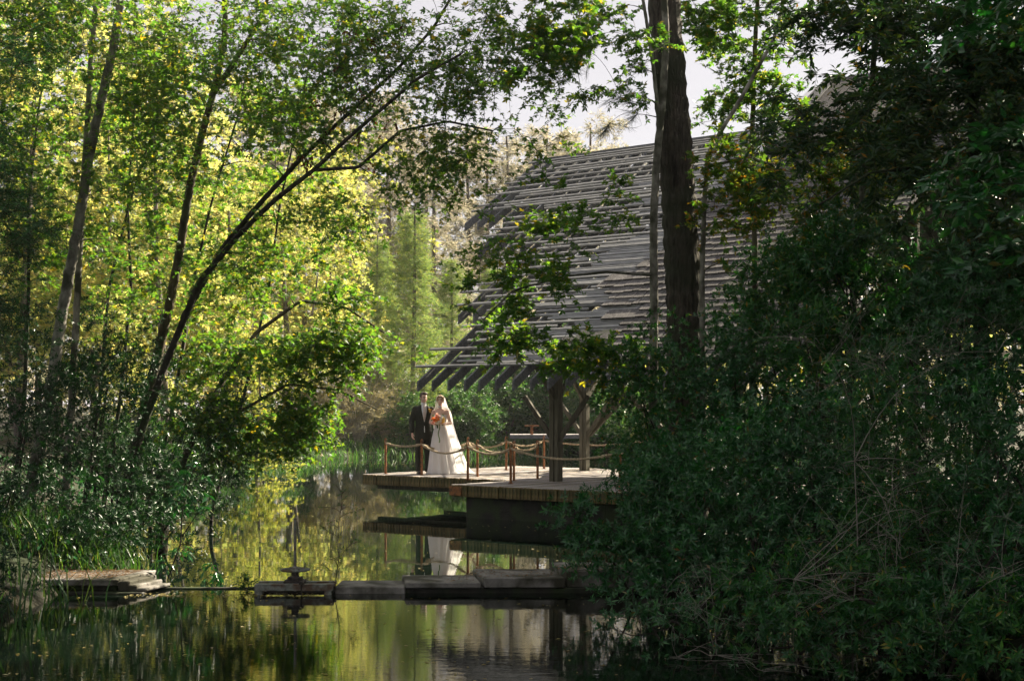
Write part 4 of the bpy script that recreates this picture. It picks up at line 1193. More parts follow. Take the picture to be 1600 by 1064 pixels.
# ------------------------------------------------------------------ trees on the left bank
def build_left():
    # slender pale twin-stemmed maple
    st = [stem_from_px([(40, 800, 19.3), (75, 640, 19.3), (97, 490, 19.3), (125, 340, 19.2), (140, 240, 19.1), (160, 150, 19.0), (178, 70, 19.0), (194, -30, 18.9), (210, -160, 18.9)], 0.095, 0.045),
          stem_from_px([(100, 820, 19.8), (114, 600, 19.8), (121, 460, 19.8), (128, 330, 19.8), (136, 200, 19.7), (142, 100, 19.7), (150, 0, 19.6), (152, -110, 19.6)], 0.06, 0.03)]
    C = blob_points([(90, 90, 19.0, 150, 140), (230, 60, 18.8, 130, 110), (60, 260, 19.3, 130, 100, 0.9), (200, 230, 19.2, 140, 110, 0.8), (100, 400, 19.6, 120, 90, 0.55), (290, 150, 18.6, 110, 80), (30, 0, 18.7, 120, 110, 1.2)], 38, RNG, -0.12)
    tree('maple_tree', 'slender twin stemmed maple with mottled pale bark on the left bank', 'tree', st, C, 'maple', M['bark_pale'], M['leaf_maple'], 0.072, 101, length=0.50, twigs=3, leaves=6)
    # brown trunk
    st = [stem_from_px([(195, 790, 21), (222, 655, 21), (255, 520, 21), (280, 400, 20.9), (295, 300, 20.8), (318, 200, 20.7), (335, 140, 20.6), (352, 60, 20.5), (350, -40, 20.5), (345, -140, 20.4)], 0.095, 0.035),
          stem_from_px([(331, 150, 20.6), (365, 100, 20.5), (405, 35, 20.4), (440, -60, 20.3)], 0.045, 0.02, ground=False)]
    C = blob_points([(330, 40, 20.3, 140, 110, 1.1), (400, 130, 20.4, 130, 90, 1.1), (310, 270, 20.8, 120, 100, 0.7), (330, 420, 20.8, 120, 90, 0.6), (240, 480, 21.2, 100, 90, 0.5), (480, 60, 20.0, 110, 90, 1.1)], 40, RNG, -0.12)
    tree('maple_tree', 'brown barked maple with one straight trunk, between pale maple and leaning maple', 'tree', st, C, 'maple', M['bark_brown'], M['leaf_maple'], 0.074, 102, length=0.50, twigs=3, leaves=6)
    # leaning double maple reaching over the water
    st = [stem_from_px([(185, 800, 20), (215, 690, 20), (262, 560, 19.9), (312, 440, 19.8), (370, 370, 19.7), (430, 312, 19.5), (490, 266, 19.3), (545, 215, 19.1), (600, 168, 18.9), (650, 125, 18.7), (720, 85, 18.5)], 0.070, 0.016),
          stem_from_px([(285, 500, 20.2), (350, 385, 20.1), (400, 325, 20.0), (470, 248, 19.9), (540, 182, 19.8), (620, 110, 19.6), (680, 40, 19.5), (720, -30, 19.4)], 0.048, 0.016, ground=False),
          stem_from_px([(490, 266, 19.3), (560, 262, 19.2), (625, 205, 19.0), (700, 190, 18.8), (770, 205, 18.6)], 0.026, 0.012, ground=False)]
    C = blob_points([(470, 190, 19.6, 130, 80, 1.0), (580, 90, 19.3, 130, 95, 1.15), (690, 60, 19.0, 120, 85, 1.1), (720, 150, 18.8, 110, 60, 1.1), (640, 240, 19.0, 110, 60, 0.95), (740, 260, 18.7, 80, 70, 0.9), (790, 110, 18.6, 90, 70, 0.95),
                     (560, 320, 19.4, 90, 60, 0.7), (480, 360, 19.7, 100, 70, 0.7), (420, 440, 19.9, 110, 70, 0.65), (730, 340, 18.7, 50, 50, 0.9), (770, 390, 18.6, 60, 40, 0.7), (830, 215, 18.6, 75, 28, 0.6), (860, 165, 18.7, 50, 25, 0.4)], 46, RNG, -0.12)
    dl = C[(C[:, 2] > 4.0)][::9][:26]
    ev = spray(dl - np.array([0, 0, 0.25]), np.tile([0, 0, -1.0], (len(dl), 1)), 'oval', 0.075, 2, 7, 0.18, RNG, 0.6)
    tree('maple_tree', 'maple with two dark trunks leaning far out over the pond', 'tree', st, C, 'maple', M['bark_dark'], M['leaf_maple'], 0.072, 103, length=0.50, twigs=3, leaves=6, extra=[('dead_leaf', ev[:2], M['dead_leaf'])])
    # drooping branches lower, over the water
    st = [stem_from_px([(250, 800, 21.5), (300, 690, 21.8), (345, 600, 22.2), (400, 520, 22.6), (470, 470, 23), (540, 480, 23.2), (600, 520, 23.4)], 0.075, 0.014),
          stem_from_px([(300, 690, 21.8), (380, 640, 22.2), (450, 600, 22.6), (530, 610, 23.0), (590, 640, 23.2)], 0.032, 0.010, ground=False)]
    C = blob_points([(400, 560, 22.4, 110, 60, 1.0), (500, 560, 23, 90, 55, 1.1), (470, 640, 22.8, 90, 45, 1.1), (350, 660, 22, 90, 60, 1.0), (570, 530, 23.3, 60, 45, 0.9), (500, 470, 23, 90, 45, 0.8), (420, 690, 22.4, 60, 35, 0.9)], 40, RNG, -0.1)
    tree('maple_tree', 'low maple sapling drooping its boughs to the water near the left bank', 'tree', st, C, 'maple', M['bark_brown'], M['leaf_maple'], 0.085, 104, length=0.44, droop=0.35)
    # thin upright saplings in the thicket
    rnd = random.Random(21)
    for i, (x0, x1, x2, Y, w) in enumerate(((130, 170, 250, 22.5, 'thin'), (20, 45, 60, 20.6, 'thin'), (235, 300, 375, 23.0, 'thin'), (160, 205, 210, 24.0, 'thin'), (330, 420, 470, 24.5, 'thin'))):
        st = [stem_from_px([(x0, 800, Y), ((x0 + x1) / 2 + 6, 620, Y), (x1, 450, Y), ((x1 + x2) / 2 - 8, 320, Y - 0.2), (x2, 170, Y - 0.3), (x2 + 20, 60, Y - 0.4)], 0.035 + 0.006 * (i % 2), 0.012)]
        C = blob_points([(x2 - 20, 160, Y, 90, 70, 0.6), (x1 + 20, 380, Y, 80, 70, 0.5), ((x1 + x2) / 2, 260, Y, 90, 60, 0.5)], 26, RNG, -0.1)
        tree('sapling', ['thin upright sapling leaning right behind the pale maple', 'thin sapling beside the foot of the pale maple', 'thin sapling bending right behind the leaning maple', 'thin straight sapling behind the brown trunk', 'thin sapling reaching over the water behind the drooping maple'][i], 'tree', st, C, 'maple', M['bark_dark'], M['leaf_maple'], 0.075, 130 + i, length=0.3)
    # dark conifer bough tree at the edge
    st = [stem_from_px([(-60, 700, 17.6), (-50, 450, 17.6), (-45, 250, 17.6), (-40, 60, 17.6)], 0.10, 0.05)]
    C = blob_points([(20, 340, 17.4, 75, 90, 1.6), (-40, 250, 17.6, 90, 120, 1.2), (20, 90, 17.6, 60, 60, 0.8), (-10, 480, 17.6, 70, 70, 1.2)], 36, RNG, -0.3)
    tree('evergreen_tree', 'dark fine leaved evergreen tree beside the pale maple on the left bank', 'tree', st, C, 'narrow', M['bark_dark'], M['leaf_evergreen'], 0.075, 110, twigs=6, leaves=12, length=0.34, droop=0.35)
    # evergreen shrubs
    spec = [('dark evergreen shrub with narrow leaves, leftmost under the pale maple', (20, 880), 18.6, [(50, 590, 18.8, 120, 110), (30, 700, 18.4, 110, 100), (60, 800, 18.0, 120, 70)]),
            ('broad dark evergreen shrub between the pale maple and the brown trunk', (150, 870), 20.2, [(170, 560, 20.4, 100, 90), (180, 660, 20.0, 120, 90), (170, 770, 19.4, 120, 90, 1.2)]),
            ('evergreen shrub leaning over the water behind the brown trunk', (225, 850), 21.6, [(300, 620, 21.8, 100, 70, 0.8), (300, 720, 21.2, 100, 70), (270, 800, 20.6, 80, 60, 1.1)]),
            ('low evergreen shrub growing behind the concrete landing', (110, 890), 18.9, [(110, 850, 18.2, 130, 45, 1.3), (210, 840, 18.6, 70, 45, 1.2)]),
            ('shaded evergreen shrub at the stream edge in front of the landing', (-70, 960), 14.6, [(-40, 900, 14.6, 80, 70, 1.0), (-60, 980, 14.0, 90, 60, 1.0), (-20, 820, 15.4, 70, 70, 0.9)])]
    for i, (lab, b, Y, bl) in enumerate(spec):
        st = [stem_from_px([(b[0] + dx, b[1], Y), (bl[k % len(bl)][0], bl[k % len(bl)][1] + 30, bl[k % len(bl)][2])], 0.028, 0.009) for k, dx in enumerate((-30, 0, 30, -15, 20))]
        C = blob_points(bl, 60, RNG, -0.28, 1.5)
        tree('evergreen_shrub', lab, 'shrub', st, C, 'lance', M['bark_dark'], M['leaf_evergreen_shaded'], 0.070, 140 + i, twigs=4, leaves=8, length=0.24, rosette=True, tw_rise=0.3, twig_r=0, rmax=0.012, k_trunk=6, min_z=0.1)
    # willow-leaved sapling hanging over the notch
    st = [stem_from_px([(262, 905, 17.6), (282, 850, 17.5), (285, 800, 17.4), (300, 740, 17.3), (330, 690, 17.3)], 0.014, 0.005),
          stem_from_px([(283, 840, 17.5), (310, 800, 17.4), (335, 815, 17.3), (345, 850, 17.3)], 0.008, 0.003, ground=False)]
    C = blob_points([(330, 840, 17.3, 28, 40, 1.2), (300, 760, 17.3, 40, 40), (330, 895, 17.4, 25, 22), (285, 870, 17.5, 30, 30)], 36, RNG, -0.5)
    tree('willow_sapling', 'spindly sapling with long leaves hanging over the weir notch', 'sapling', st, C, 'lance', M['bark_dark'], M['leaf_evergreen'], 0.11, 150, twigs=3, leaves=5, length=0.14, droop=0.7, rmax=0.006, k_trunk=6, twig_r=0.0018)
    st = [stem_from_px([(376, 922, 16.6), (385, 912, 16.6), (388, 902, 16.6)], 0.006, 0.003, ground=False)]
    C = blob_points([(385, 912, 16.55, 20, 14, 1.0)], 420, RNG, -0.9)
    tree('creeping_weed', 'small leafy weed clump at the end of the sluice frame', 'weed', st, C, 'oval', M['bark_brown'], M['leaf_bank'], 0.035, 151, twigs=3, leaves=5, length=0.07, rmax=0.003, k_trunk=5, min_z=-0.05, twig_r=0.001)
    st = [stem_from_px([(523, 915, 16.7), (530, 870, 16.7), (529, 820, 16.7), (534, 785, 16.7), (532, 760, 16.7)], 0.006, 0.002, ground=False)]
    C = blob_points([(520, 880, 16.7, 22, 15), (545, 850, 16.7, 20, 25, 0.6), (510, 815, 16.7, 22, 25, 0.6), (545, 795, 16.7, 20, 20, 0.6), (530, 765, 16.7, 15, 15, 0.6)], 150, RNG, -0.2)
    tree('weed_stalk', 'thin leafy weed stalk standing on the weir beside the sluice gate', 'weed', st, C, 'lance', M['bark_brown'], M['leaf_bank'], 0.040, 152, twigs=2, leaves=3, length=0.06, rmax=0.0025, k_trunk=5, twig_r=0.0012, min_z=-0.05)
build_left()

# ------------------------------------------------------------------ right side
def build_right():
    # big dark pine trunk
    st = [stem_from_px([(1074, 640, 21), (1070, 500, 21), (1063, 350, 21), (1053, 210, 21), (1044, 90, 21), (1037, 0, 21), (1028, -140, 21), (1016, -420, 21)], 0.30, 0.20)]
    C = blob_points([(960, 110, 20.4, 90, 60, 0.5), (900, 90, 20.2, 70, 45, 0.5), (960, 170, 20.5, 60, 30, 0.6), (1100, -330, 21, 330, 130, 0.5, 2.0), (900, -260, 21, 300, 110, 0.5, 2.0)], 5.5, RNG, -0.3)
    tree('pine_tree', 'stout dark barked pine trunk standing in front of the shingled roof', 'tree', st, C, 'needle', M['bark_pine'], M['leaf_needle'], 0.19, 201, twigs=5, leaves=34, length=0.30, flat=0.8, jit=1.0, k_trunk=36, rmax=0.05, ridges=0.022, knots=False)
    # slim pale stems on either side of the pine
    st = [stem_from_px([(1020, 650, 20.2), (1022, 480, 20.2), (1021, 350, 20.2), (1026, 250, 20.2), (1036, 150, 20.3), (1041, 60, 20.3), (1037, -20, 20.3), (1020, -150, 20.2)], 0.075, 0.045),
          stem_from_px([(1030, 190, 20.25), (1020, 100, 20.1), (1008, 20, 20.0), (990, -80, 19.9)], 0.030, 0.02, ground=False),
          stem_from_px([(1021, 430, 20.2), (950, 425, 19.9), (880, 432, 19.6), (800, 455, 19.2), (755, 500, 19.0)], 0.024, 0.008, ground=False)]
    C = blob_points([(800, 470, 19.2, 100, 60, 1.1), (850, 530, 19.4, 100, 45, 1.0), (760, 510, 19.0, 60, 45, 0.9), (900, 350, 19.7, 90, 45, 0.75), (950, 300, 19.8, 70, 40, 0.8), (870, 420, 19.5, 90, 40, 0.8), (800, 380, 19.3, 70, 40, 0.6), (960, 440, 19.8, 60, 50, 0.6), (930, 560, 19.6, 90, 50, 1.1),
                     (900, 20, 19.6, 130, 75, 1.9), (840, 90, 19.4, 80, 50, 1.2), (960, 60, 19.8, 80, 80, 1.4), (950, 140, 19.7, 70, 30, 0.9), (830, 300, 19.3, 60, 40, 0.7), (690, 560, 19, 40, 25, 0.35)], 26, RNG, -0.05)
    tree('maple_tree', 'slim lichen barked maple standing against the left of the pine trunk', 'tree', st, C, 'maple', M['bark_pale'], M['leaf_maple'], 0.085, 202, length=0.32)
    st = [stem_from_px([(1098, 600, 20.5), (1097, 430, 20.5), (1101, 310, 20.5), (1106, 240, 20.5), (1160, 150, 20.6), (1210, 60, 20.6), (1240, -60, 20.6)], 0.055, 0.022),
          stem_from_px([(1104, 262, 20.5), (1170, 245, 20.2), (1240, 270, 20.0), (1300, 330, 19.8)], 0.022, 0.010, ground=False)]
    C = blob_points([(1160, 270, 20.3, 75, 55, 1.0), (1230, 300, 20, 70, 60, 0.9), (1130, 330, 20.4, 60, 45, 0.7), (1290, 350, 19.8, 80, 60, 0.9), (1250, 400, 19.8, 90, 50, 0.9), (1330, 260, 19.8, 80, 60, 0.8), (1170, 400, 20, 50, 40, 0.6)], 34, RNG, -0.25)
    tree('maple_tree', 'slim maple with yellowing leaves standing against the right of the pine trunk', 'tree', st, C, 'maple', M['bark_pale'], M['leaf_maple_gold'], 0.085, 203, length=0.32)
    st = [stem_from_px([(1175, 620, 22), (1180, 420, 22), (1175, 220, 22), (1180, 60, 22), (1190, -100, 22)], 0.06, 0.03)]
    C = blob_points([(1150, 90, 21.8, 75, 80, 1.0), (1220, 60, 21.6, 90, 90, 1.0), (1190, 170, 21.8, 90, 45, 0.7), (1120, 20, 21.8, 60, 60, 0.8), (1100, 190, 22, 30, 30, 0.5), (1130, -190, 24.0, 290, 160, 0.75, 2.6), (960, -130, 23.0, 150, 90, 0.7, 2.0)], 40, RNG, -0.1)  # high crown masses above the view added to shade the left bank
    tree('maple_tree', 'dark leaved maple rising above the roof to the right of the pine', 'tree', st, C, 'maple', M['bark_brown'], M['leaf_maple'], 0.085, 204, length=0.32)
    # bay trees
    st = [stem_from_px([(1535, 620, 17), (1530, 400, 17), (1522, 220, 17), (1515, 60, 17), (1500, -120, 17)], 0.12, 0.05),
          stem_from_px([(1528, 330, 17), (1440, 262, 16.7), (1360, 270, 16.4), (1280, 320, 16.2)], 0.030, 0.01, ground=False)]
    C = blob_points([(1480, 80, 16.8, 150, 120, 1.0), (1570, 200, 16.6, 110, 150, 1.1), (1440, 220, 16.6, 110, 90, 0.8), (1560, 30, 16.6, 100, 100, 1.1), (1470, 360, 16.4, 130, 80, 0.9), (1580, 400, 16.2, 90, 100, 1.0)], 42, RNG, -0.2)
    tree('bay_tree', 'bay tree with long grey green leaves and a dark upright trunk', 'tree', st, C, 'lance', M['bark_dark'], M['leaf_bay'], 0.125, 205, twigs=5, leaves=8, length=0.28)
    st = [stem_from_px([(1330, 620, 18.5), (1335, 420, 18.5), (1352, 250, 18.5), (1365, 100, 18.5), (1370, -80, 18.5)], 0.065, 0.03)]
    C = blob_points([(1330, 90, 18.2, 120, 110, 0.9), (1280, 190, 18.0, 110, 80, 0.95), (1390, 200, 18.2, 100, 80, 0.8), (1320, 300, 18.0, 120, 60, 0.9), (1400, 20, 18.2, 100, 80, 0.9), (1260, 30, 18.2, 70, 60, 0.6)], 42, RNG, -0.16)
    tree('bay_tree', 'bay tree with a slim pale mottled trunk in front of the upper roof', 'tree', st, C, 'lance', M['bark_pale'], M['leaf_bay'], 0.12, 206, twigs=5, leaves=8, length=0.28)
    # evergreen thicket
    spec = [
        ('evergreen shrub hiding the pavilion column, spilling onto the deck', (1090, 720), 19.6, [(1005, 610, 19.4, 80, 70), (1000, 715, 19.2, 62, 55), (1060, 560, 19.6, 90, 70), (1075, 690, 19.2, 100, 90)], 'oval', 0.062),
        ('evergreen shrub at the foot of the pine trunk', (1180, 700), 18.6, [(1150, 560, 18.4, 110, 75), (1190, 650, 18.0, 120, 90), (1110, 640, 18.2, 90, 80)], 'oval', 0.066),
        ('tall glossy evergreen shrub below the upper roof', (1330, 640), 17.6, [(1240, 450, 17.8, 110, 70, 0.9), (1320, 400, 17.6, 120, 80, 0.9), (1330, 540, 17.0, 130, 80), (1400, 500, 17.2, 100, 90)], 'lance', 0.085),
        ('tall evergreen shrub under the bay tree with the dark trunk', (1540, 700), 15.6, [(1500, 480, 15.6, 120, 90), (1570, 560, 15.2, 110, 110), (1470, 590, 15.2, 120, 100)], 'lance', 0.085),
        ('evergreen shrub overhanging the weir end, below the deck corner', (1060, 900), 15.4, [(935, 815, 15.4, 75, 50, 1.1), (970, 870, 15.2, 90, 55, 1.1), (1040, 790, 15.4, 110, 90, 1.1), (1020, 775, 15.8, 60, 45), (1060, 880, 15.0, 100, 70)], 'lance', 0.072),
        ('dense dark evergreen shrub in the heart of the waterside thicket', (1230, 900), 14.2, [(1170, 760, 14.4, 130, 100, 1.1), (1250, 690, 14.6, 130, 90), (1160, 860, 14.0, 130, 80), (1290, 800, 14.0, 130, 110, 1.1)], 'lance', 0.075),
        ('dense dark evergreen shrub with whorled leaves beneath the bay trees', (1430, 900), 13.2, [(1400, 680, 13.6, 140, 110), (1440, 800, 13.0, 150, 120, 1.1), (1360, 900, 12.8, 120, 90)], 'lance', 0.075),
        ('dense dark evergreen shrub at the thicket edge farthest from the pond', (1590, 900), 12.2, [(1560, 700, 12.6, 110, 130), (1570, 860, 12.2, 120, 120), (1500, 930, 12.0, 110, 100)], 'lance', 0.075),
        ('low evergreen shrub dipping into the stream, dark and sparse', (1120, 1010), 12.6, [(1020, 960, 13.0, 90, 50, 0.7), (1110, 990, 12.4, 110, 60, 0.7), (1250, 990, 12.0, 130, 80, 0.8), (1400, 1010, 11.6, 130, 80, 0.8)], 'lance', 0.07),
        ('evergreen shrub standing behind the thicket, against the pavilion end', (1300, 700), 19.6, [(1200, 520, 20, 110, 80), (1320, 580, 19.4, 130, 110), (1240, 640, 19, 130, 100)], 'oval', 0.07),
        ('evergreen shrub filling the thicket between pine foot and stream', (1150, 880), 16.2, [(1090, 740, 16.4, 120, 110), (1220, 790, 16, 130, 110), (1100, 850, 16.0, 120, 70)], 'lance', 0.075),
        ('evergreen shrub behind the bare wand like stems', (1450, 850), 15.6, [(1400, 640, 15.6, 150, 120), (1360, 780, 15.2, 150, 120), (1520, 760, 14.8, 130, 130)], 'lance', 0.08),
        ('broad evergreen shrub whose skirts reach the stream in deepest shade', (1450, 980), 11.6, [(1330, 970, 11.8, 130, 90, 1.0), (1480, 1000, 11.4, 130, 80, 1.0), (1580, 1000, 11.2, 100, 90, 1.0), (1200, 950, 12.2, 110, 80, 0.9)], 'lance', 0.07),
        ('upper evergreen shrub with a few rust coloured leaves below the bay trees', (1480, 640), 16.6, [(1430, 420, 16.8, 120, 80), (1540, 440, 16.6, 110, 90), (1300, 400, 17.2, 110, 60, 0.8)], 'lance', 0.085)]
    for i, (lab, b, Y, bl, lf, sz) in enumerate(spec):
        st = []
        for k in range(6):
            q = bl[k % len(bl)]
            bx = b[0] + (-40, 20, 0, 40, -20, 55)[k]
            base = U(bx, b[1], Y); base[2] = float(ground_z(base[0], base[1])) - 0.2
            top = U(q[0], q[1] + 20, q[2])
            S = smooth_path([base, base * 0.55 + top * 0.45 + np.array([0, 0, 0.3 + 0.1 * k]), top], 9)
            st.append((S, np.linspace(0.026, 0.008, len(S))))
        C = blob_points(bl, 62, RNG, -0.30, 1.5)
        tree('evergreen_shrub', lab, 'shrub', st, C, lf, M['bark_dark'], M['leaf_olive' if i in (0, 2, 6, 9, 12) else 'leaf_evergreen'], sz * (0.98, 0.82, 1.12, 0.9, 1.04)[i % 5], 220 + i, twigs=4, leaves=9, length=0.22, rosette=True, tw_rise=0.35, twig_r=0, rmax=0.012, k_trunk=6, min_z=0.02, droop=0.05)
    # bare pale twigs in front of the thicket
    rnd = random.Random(77)
    def bare(lab, origin, Y, spread, n, seed, up):
        rg = np.random.default_rng(seed)
        o = U(origin[0], origin[1], Y)
        gz = float(ground_z(o[0], o[1] + 0.6))
        base = np.array([o[0] + 0.05, o[1] + 0.4, gz - 0.1])
        S = smooth_path([base, base * 0.4 + o * 0.6 + np.array([0.05, 0, 0.05]), o], 8)
        R = np.linspace(0.010, 0.005, len(S))
        sc = spread * Y / F
        t = np.linspace(0, 1, 7)
        paths = []; rr = []
        starts = [(o, 0.0042, 1.0)]
        for lev in range(3):
            nxt = []
            for (s, r, L) in starts:
                for k in range(n if lev == 0 else rg.integers(2, 4)):
                    d = unit(np.array([rg.normal(0, 1.0), rg.normal(-0.25, 0.40), rg.normal(up, 0.55)]))
                    ln = sc * L * rg.uniform(0.45, 1.15)
                    bend = rg.normal(0, 0.22, 3) * ln
                    p = s + d * ln * t[:, None] + bend * (t[:, None] ** 2) + np.array([0, 0, 0.10 * ln]) * np.sin(t * 3)[:, None]
                    paths.append(p); rr.append(np.linspace(r, r * 0.42, 7))
                    for q in (3, 5, 6):
                        if rg.random() < 0.62: nxt.append((p[q], r * 0.55, L * 0.55))
            starts = nxt
        root = empty('bare_shrub', tuple(base)); tag(root, lab, 'shrub')
        V, Q = batch_tubes(S[None] - base, R[None], 6); np_obj('stem', V, Q, M['twig_pale'], root, True)
        P = np.array(paths) - base; P[:, :, 2] = np.maximum(P[:, :, 2], 0.02 - base[2])
        V, Q = batch_tubes(P, np.array(rr), 4); ob = np_obj('twig', V, Q, M['twig_pale'], root, True); ob['kind'] = 'stuff'
    bare('bare pale twigs fanning out in front of the heart of the thicket', (1335, 720), 12.6, 190, 6, 1, 0.35)
    bare('tangle of bare pale twigs low down by the stream edge', (1240, 905), 11.9, 170, 7, 2, 0.1)
    bare('bare grey twigs drooping into the water below the weir end', (1120, 1035), 12.2, 170, 6, 3, 0.15)
    bare('thin bare twigs rising beside the whorled evergreen shrub', (1570, 960), 11.4, 210, 5, 4, 0.5)
    bare('pale bare wand like stems standing above the thicket under the bay tree', (1400, 600), 14.6, 170, 5, 5, 0.7)
build_right()

# ------------------------------------------------------------------ beyond the pond: prototypes at the origin, then copies
def local_points(bl, rng, thresh=-0.3, cs=0.6):
    out = []
    for (x, y, z, rx, ry, rz, n) in bl:
        p = unit(rng.normal(0, 1, (n, 3))) * (rng.uniform(0, 1, (n, 1)) ** 0.45)
        p = np.array([x, y, z]) + p * np.array([rx, ry, rz])
        out.append(p[clump(p, cs, x + z) > thresh])
    return np.concatenate(out)

def upright(h, r, lean=0.4, seed=0):
    rg = np.random.default_rng(seed)
    P = [np.array([0, 0, -0.25]), np.array([lean * 0.2, 0, h * 0.3]), np.array([lean * 0.6 + rg.normal(0, 0.1), rg.normal(0, 0.2), h * 0.65]), np.array([lean, 0, h])]
    S = smooth_path(P, 12)
    return S, np.linspace(r, r * 0.25, len(S))

def at_px(px, Y, dx=0.0):
    x = (px - 800) * Y / F + dx
    return (x, Y, float(ground_z(x, Y)) - 0.05)

def build_far():
    rng = np.random.default_rng(5)
    far = 'trees beyond the pond'
    def proto(name, label, cat, st, C, *a, **k):
        return tree(name, label, cat, st, C, *a, group=k.pop('grp'), **k)
    # gold trees
    P = []
    for v in range(3):
        bl = [(rng.normal(0, 1.3), rng.normal(0, 1.0), z, 1.7, 1.6, 1.3, 42) for z in np.linspace(2.6, 11.5, 9)]
        C = local_points(bl, rng)
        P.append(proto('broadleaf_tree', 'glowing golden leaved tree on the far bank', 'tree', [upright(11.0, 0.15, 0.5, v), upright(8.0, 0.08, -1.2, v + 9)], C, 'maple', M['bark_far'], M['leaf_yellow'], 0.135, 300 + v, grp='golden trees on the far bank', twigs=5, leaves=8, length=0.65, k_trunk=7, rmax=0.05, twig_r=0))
    spots = [(30, 50), (150, 54), (260, 49), (370, 56), (90, 62), (215, 64), (330, 63), (455, 60), (520, 66), (-40, 56), (420, 68), (150, 72), (-90, 48), (300, 74), (20, 70)]
    for i, (px, Y) in enumerate(spots):
        s = (0.95, 1.1, 0.85, 1.0, 1.2, 1.15)[i % 6] * (1.35 if px < 330 else 1.0)
        if i < 3:
            P[i].location = at_px(px, Y); P[i].scale = (s,) * 3; P[i].rotation_euler = (0, 0, i * 2.1)
        else:
            copy_tree(P[i % 3], at_px(px, Y), i * 1.37, s)
    # lime green trees among them
    bl = [(rng.normal(0, 1.2), rng.normal(0, 1.0), z, 1.8, 1.6, 1.4, 42) for z in np.linspace(2.6, 10.0, 8)]
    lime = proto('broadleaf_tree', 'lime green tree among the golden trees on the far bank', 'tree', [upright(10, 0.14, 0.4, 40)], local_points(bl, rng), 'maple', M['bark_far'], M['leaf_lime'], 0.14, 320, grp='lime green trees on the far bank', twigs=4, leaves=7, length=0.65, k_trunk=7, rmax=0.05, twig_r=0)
    for i, (px, Y, s) in enumerate(((330, 58, 1.0), (60, 60, 1.15), (480, 72, 1.3), (200, 57, 0.8), (400, 47, 0.55), (560, 78, 1.3), (-30, 64, 1.3))):
        if i == 0: lime.location = at_px(px, Y); lime.scale = (s,) * 3
        else: copy_tree(lime, at_px(px, Y), i * 1.9, s)
    # bald cypress: feathery cones
    bl = []
    for z in np.linspace(1.6, 11.2, 15):
        r = 2.3 * (1 - (z / 12.2)) ** 0.8 + 0.25
        for a in np.linspace(0, 2 * PI, 5)[:-1] + z:
            bl.append((r * 0.55 * math.cos(a), r * 0.55 * math.sin(a), z, r * 0.62, r * 0.62, 0.45, 15))
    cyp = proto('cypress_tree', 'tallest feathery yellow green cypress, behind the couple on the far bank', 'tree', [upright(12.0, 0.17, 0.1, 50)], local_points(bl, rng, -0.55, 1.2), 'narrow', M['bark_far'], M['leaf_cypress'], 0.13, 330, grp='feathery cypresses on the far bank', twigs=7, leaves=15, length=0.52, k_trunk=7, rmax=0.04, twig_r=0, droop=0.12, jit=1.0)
    for i, (px, Y, s) in enumerate(((645, 66, 0.90), (705, 72, 0.74), (592, 70, 0.80), (770, 78, 0.80))):
        if i == 0: cyp.location = at_px(px, Y); cyp.scale = (s,) * 3
        else:
            copy_tree(cyp, at_px(px, Y), i * 1.9, s, ['', 'smaller feathery cypress beside the tips of the pavilion rafters', 'feathery cypress rising behind the pale brush on the far bank', 'feathery cypress seen through the open laths of the roof'][i])
    # pale pines
    PP = []
    for v in range(2):
        bl = []
        for z in np.linspace(4.2, 15.5, 15):
            a = rng.uniform(0, 6.28); q = rng.uniform(0.5, 1.5)
            bl.append((q * math.cos(a), q * math.sin(a), z, 1.35, 1.35, 0.55, 15))
            bl.append((-q * math.cos(a + 0.7), -q * math.sin(a + 0.7), z - 0.3, 1.2, 1.2, 0.5, 12))
        C = local_points(bl, rng, -0.4)
        PP.append(proto('pine_tree', 'tall hazy pale pine standing behind the cypresses', 'tree', [upright(16.0, 0.20, 0.3 - 0.6 * v, 60 + v)], C, 'narrow', M['bark_far'], M['leaf_pine_hazy'], 0.24, 340 + v, grp='pale pines behind the cypresses', twigs=6, leaves=13, length=0.5, k_trunk=7, rmax=0.05, twig_r=0, jit=1.1, flat=0.9))
    for i, (px, Y, s) in enumerate(((540, 84, 0.95), (615, 88, 1.05), (680, 80, 0.88), (735, 92, 0.98), (800, 88, 0.98), (860, 96, 1.08), (920, 94, 1.06), (470, 90, 1.15), (580, 100, 1.1), (660, 104, 1.1), (765, 106, 1.05), (400, 98, 1.2), (990, 100, 0.9), (1060, 96, 0.8))):
        s *= 1.22
        if i < 2: PP[i].location = at_px(px, Y); PP[i].scale = (s,) * 3
        else: copy_tree(PP[i % 2], at_px(px, Y), i * 2.3, s)
    # bank shrubs
    bl = [(0, 0, 1.3, 1.5, 1.3, 1.2, 80), (0.8, 0.2, 0.9, 1.1, 1.0, 0.8, 40), (-0.8, -0.1, 0.9, 1.1, 1.0, 0.8, 40), (0.1, 0, 2.2, 0.9, 0.9, 0.7, 36)]
    stems = [(smooth_path([np.array([0, 0, -0.25]), np.array([q * 0.4, 0.1, 0.9]), np.array([q, 0.2, 2.0])], 8), np.linspace(0.05, 0.015, 24)) for q in (-0.8, -0.2, 0.3, 0.9)]
    sh = proto('bank_shrub', 'deep green shrub on the shaded far bank', 'shrub', stems, local_points(bl, rng, -0.45), 'oval', M['bark_far'], M['leaf_bank'], 0.13, 350, grp='deep green shrubs on the far bank', twigs=6, leaves=9, length=0.36, k_trunk=5, rmax=0.02, twig_r=0)
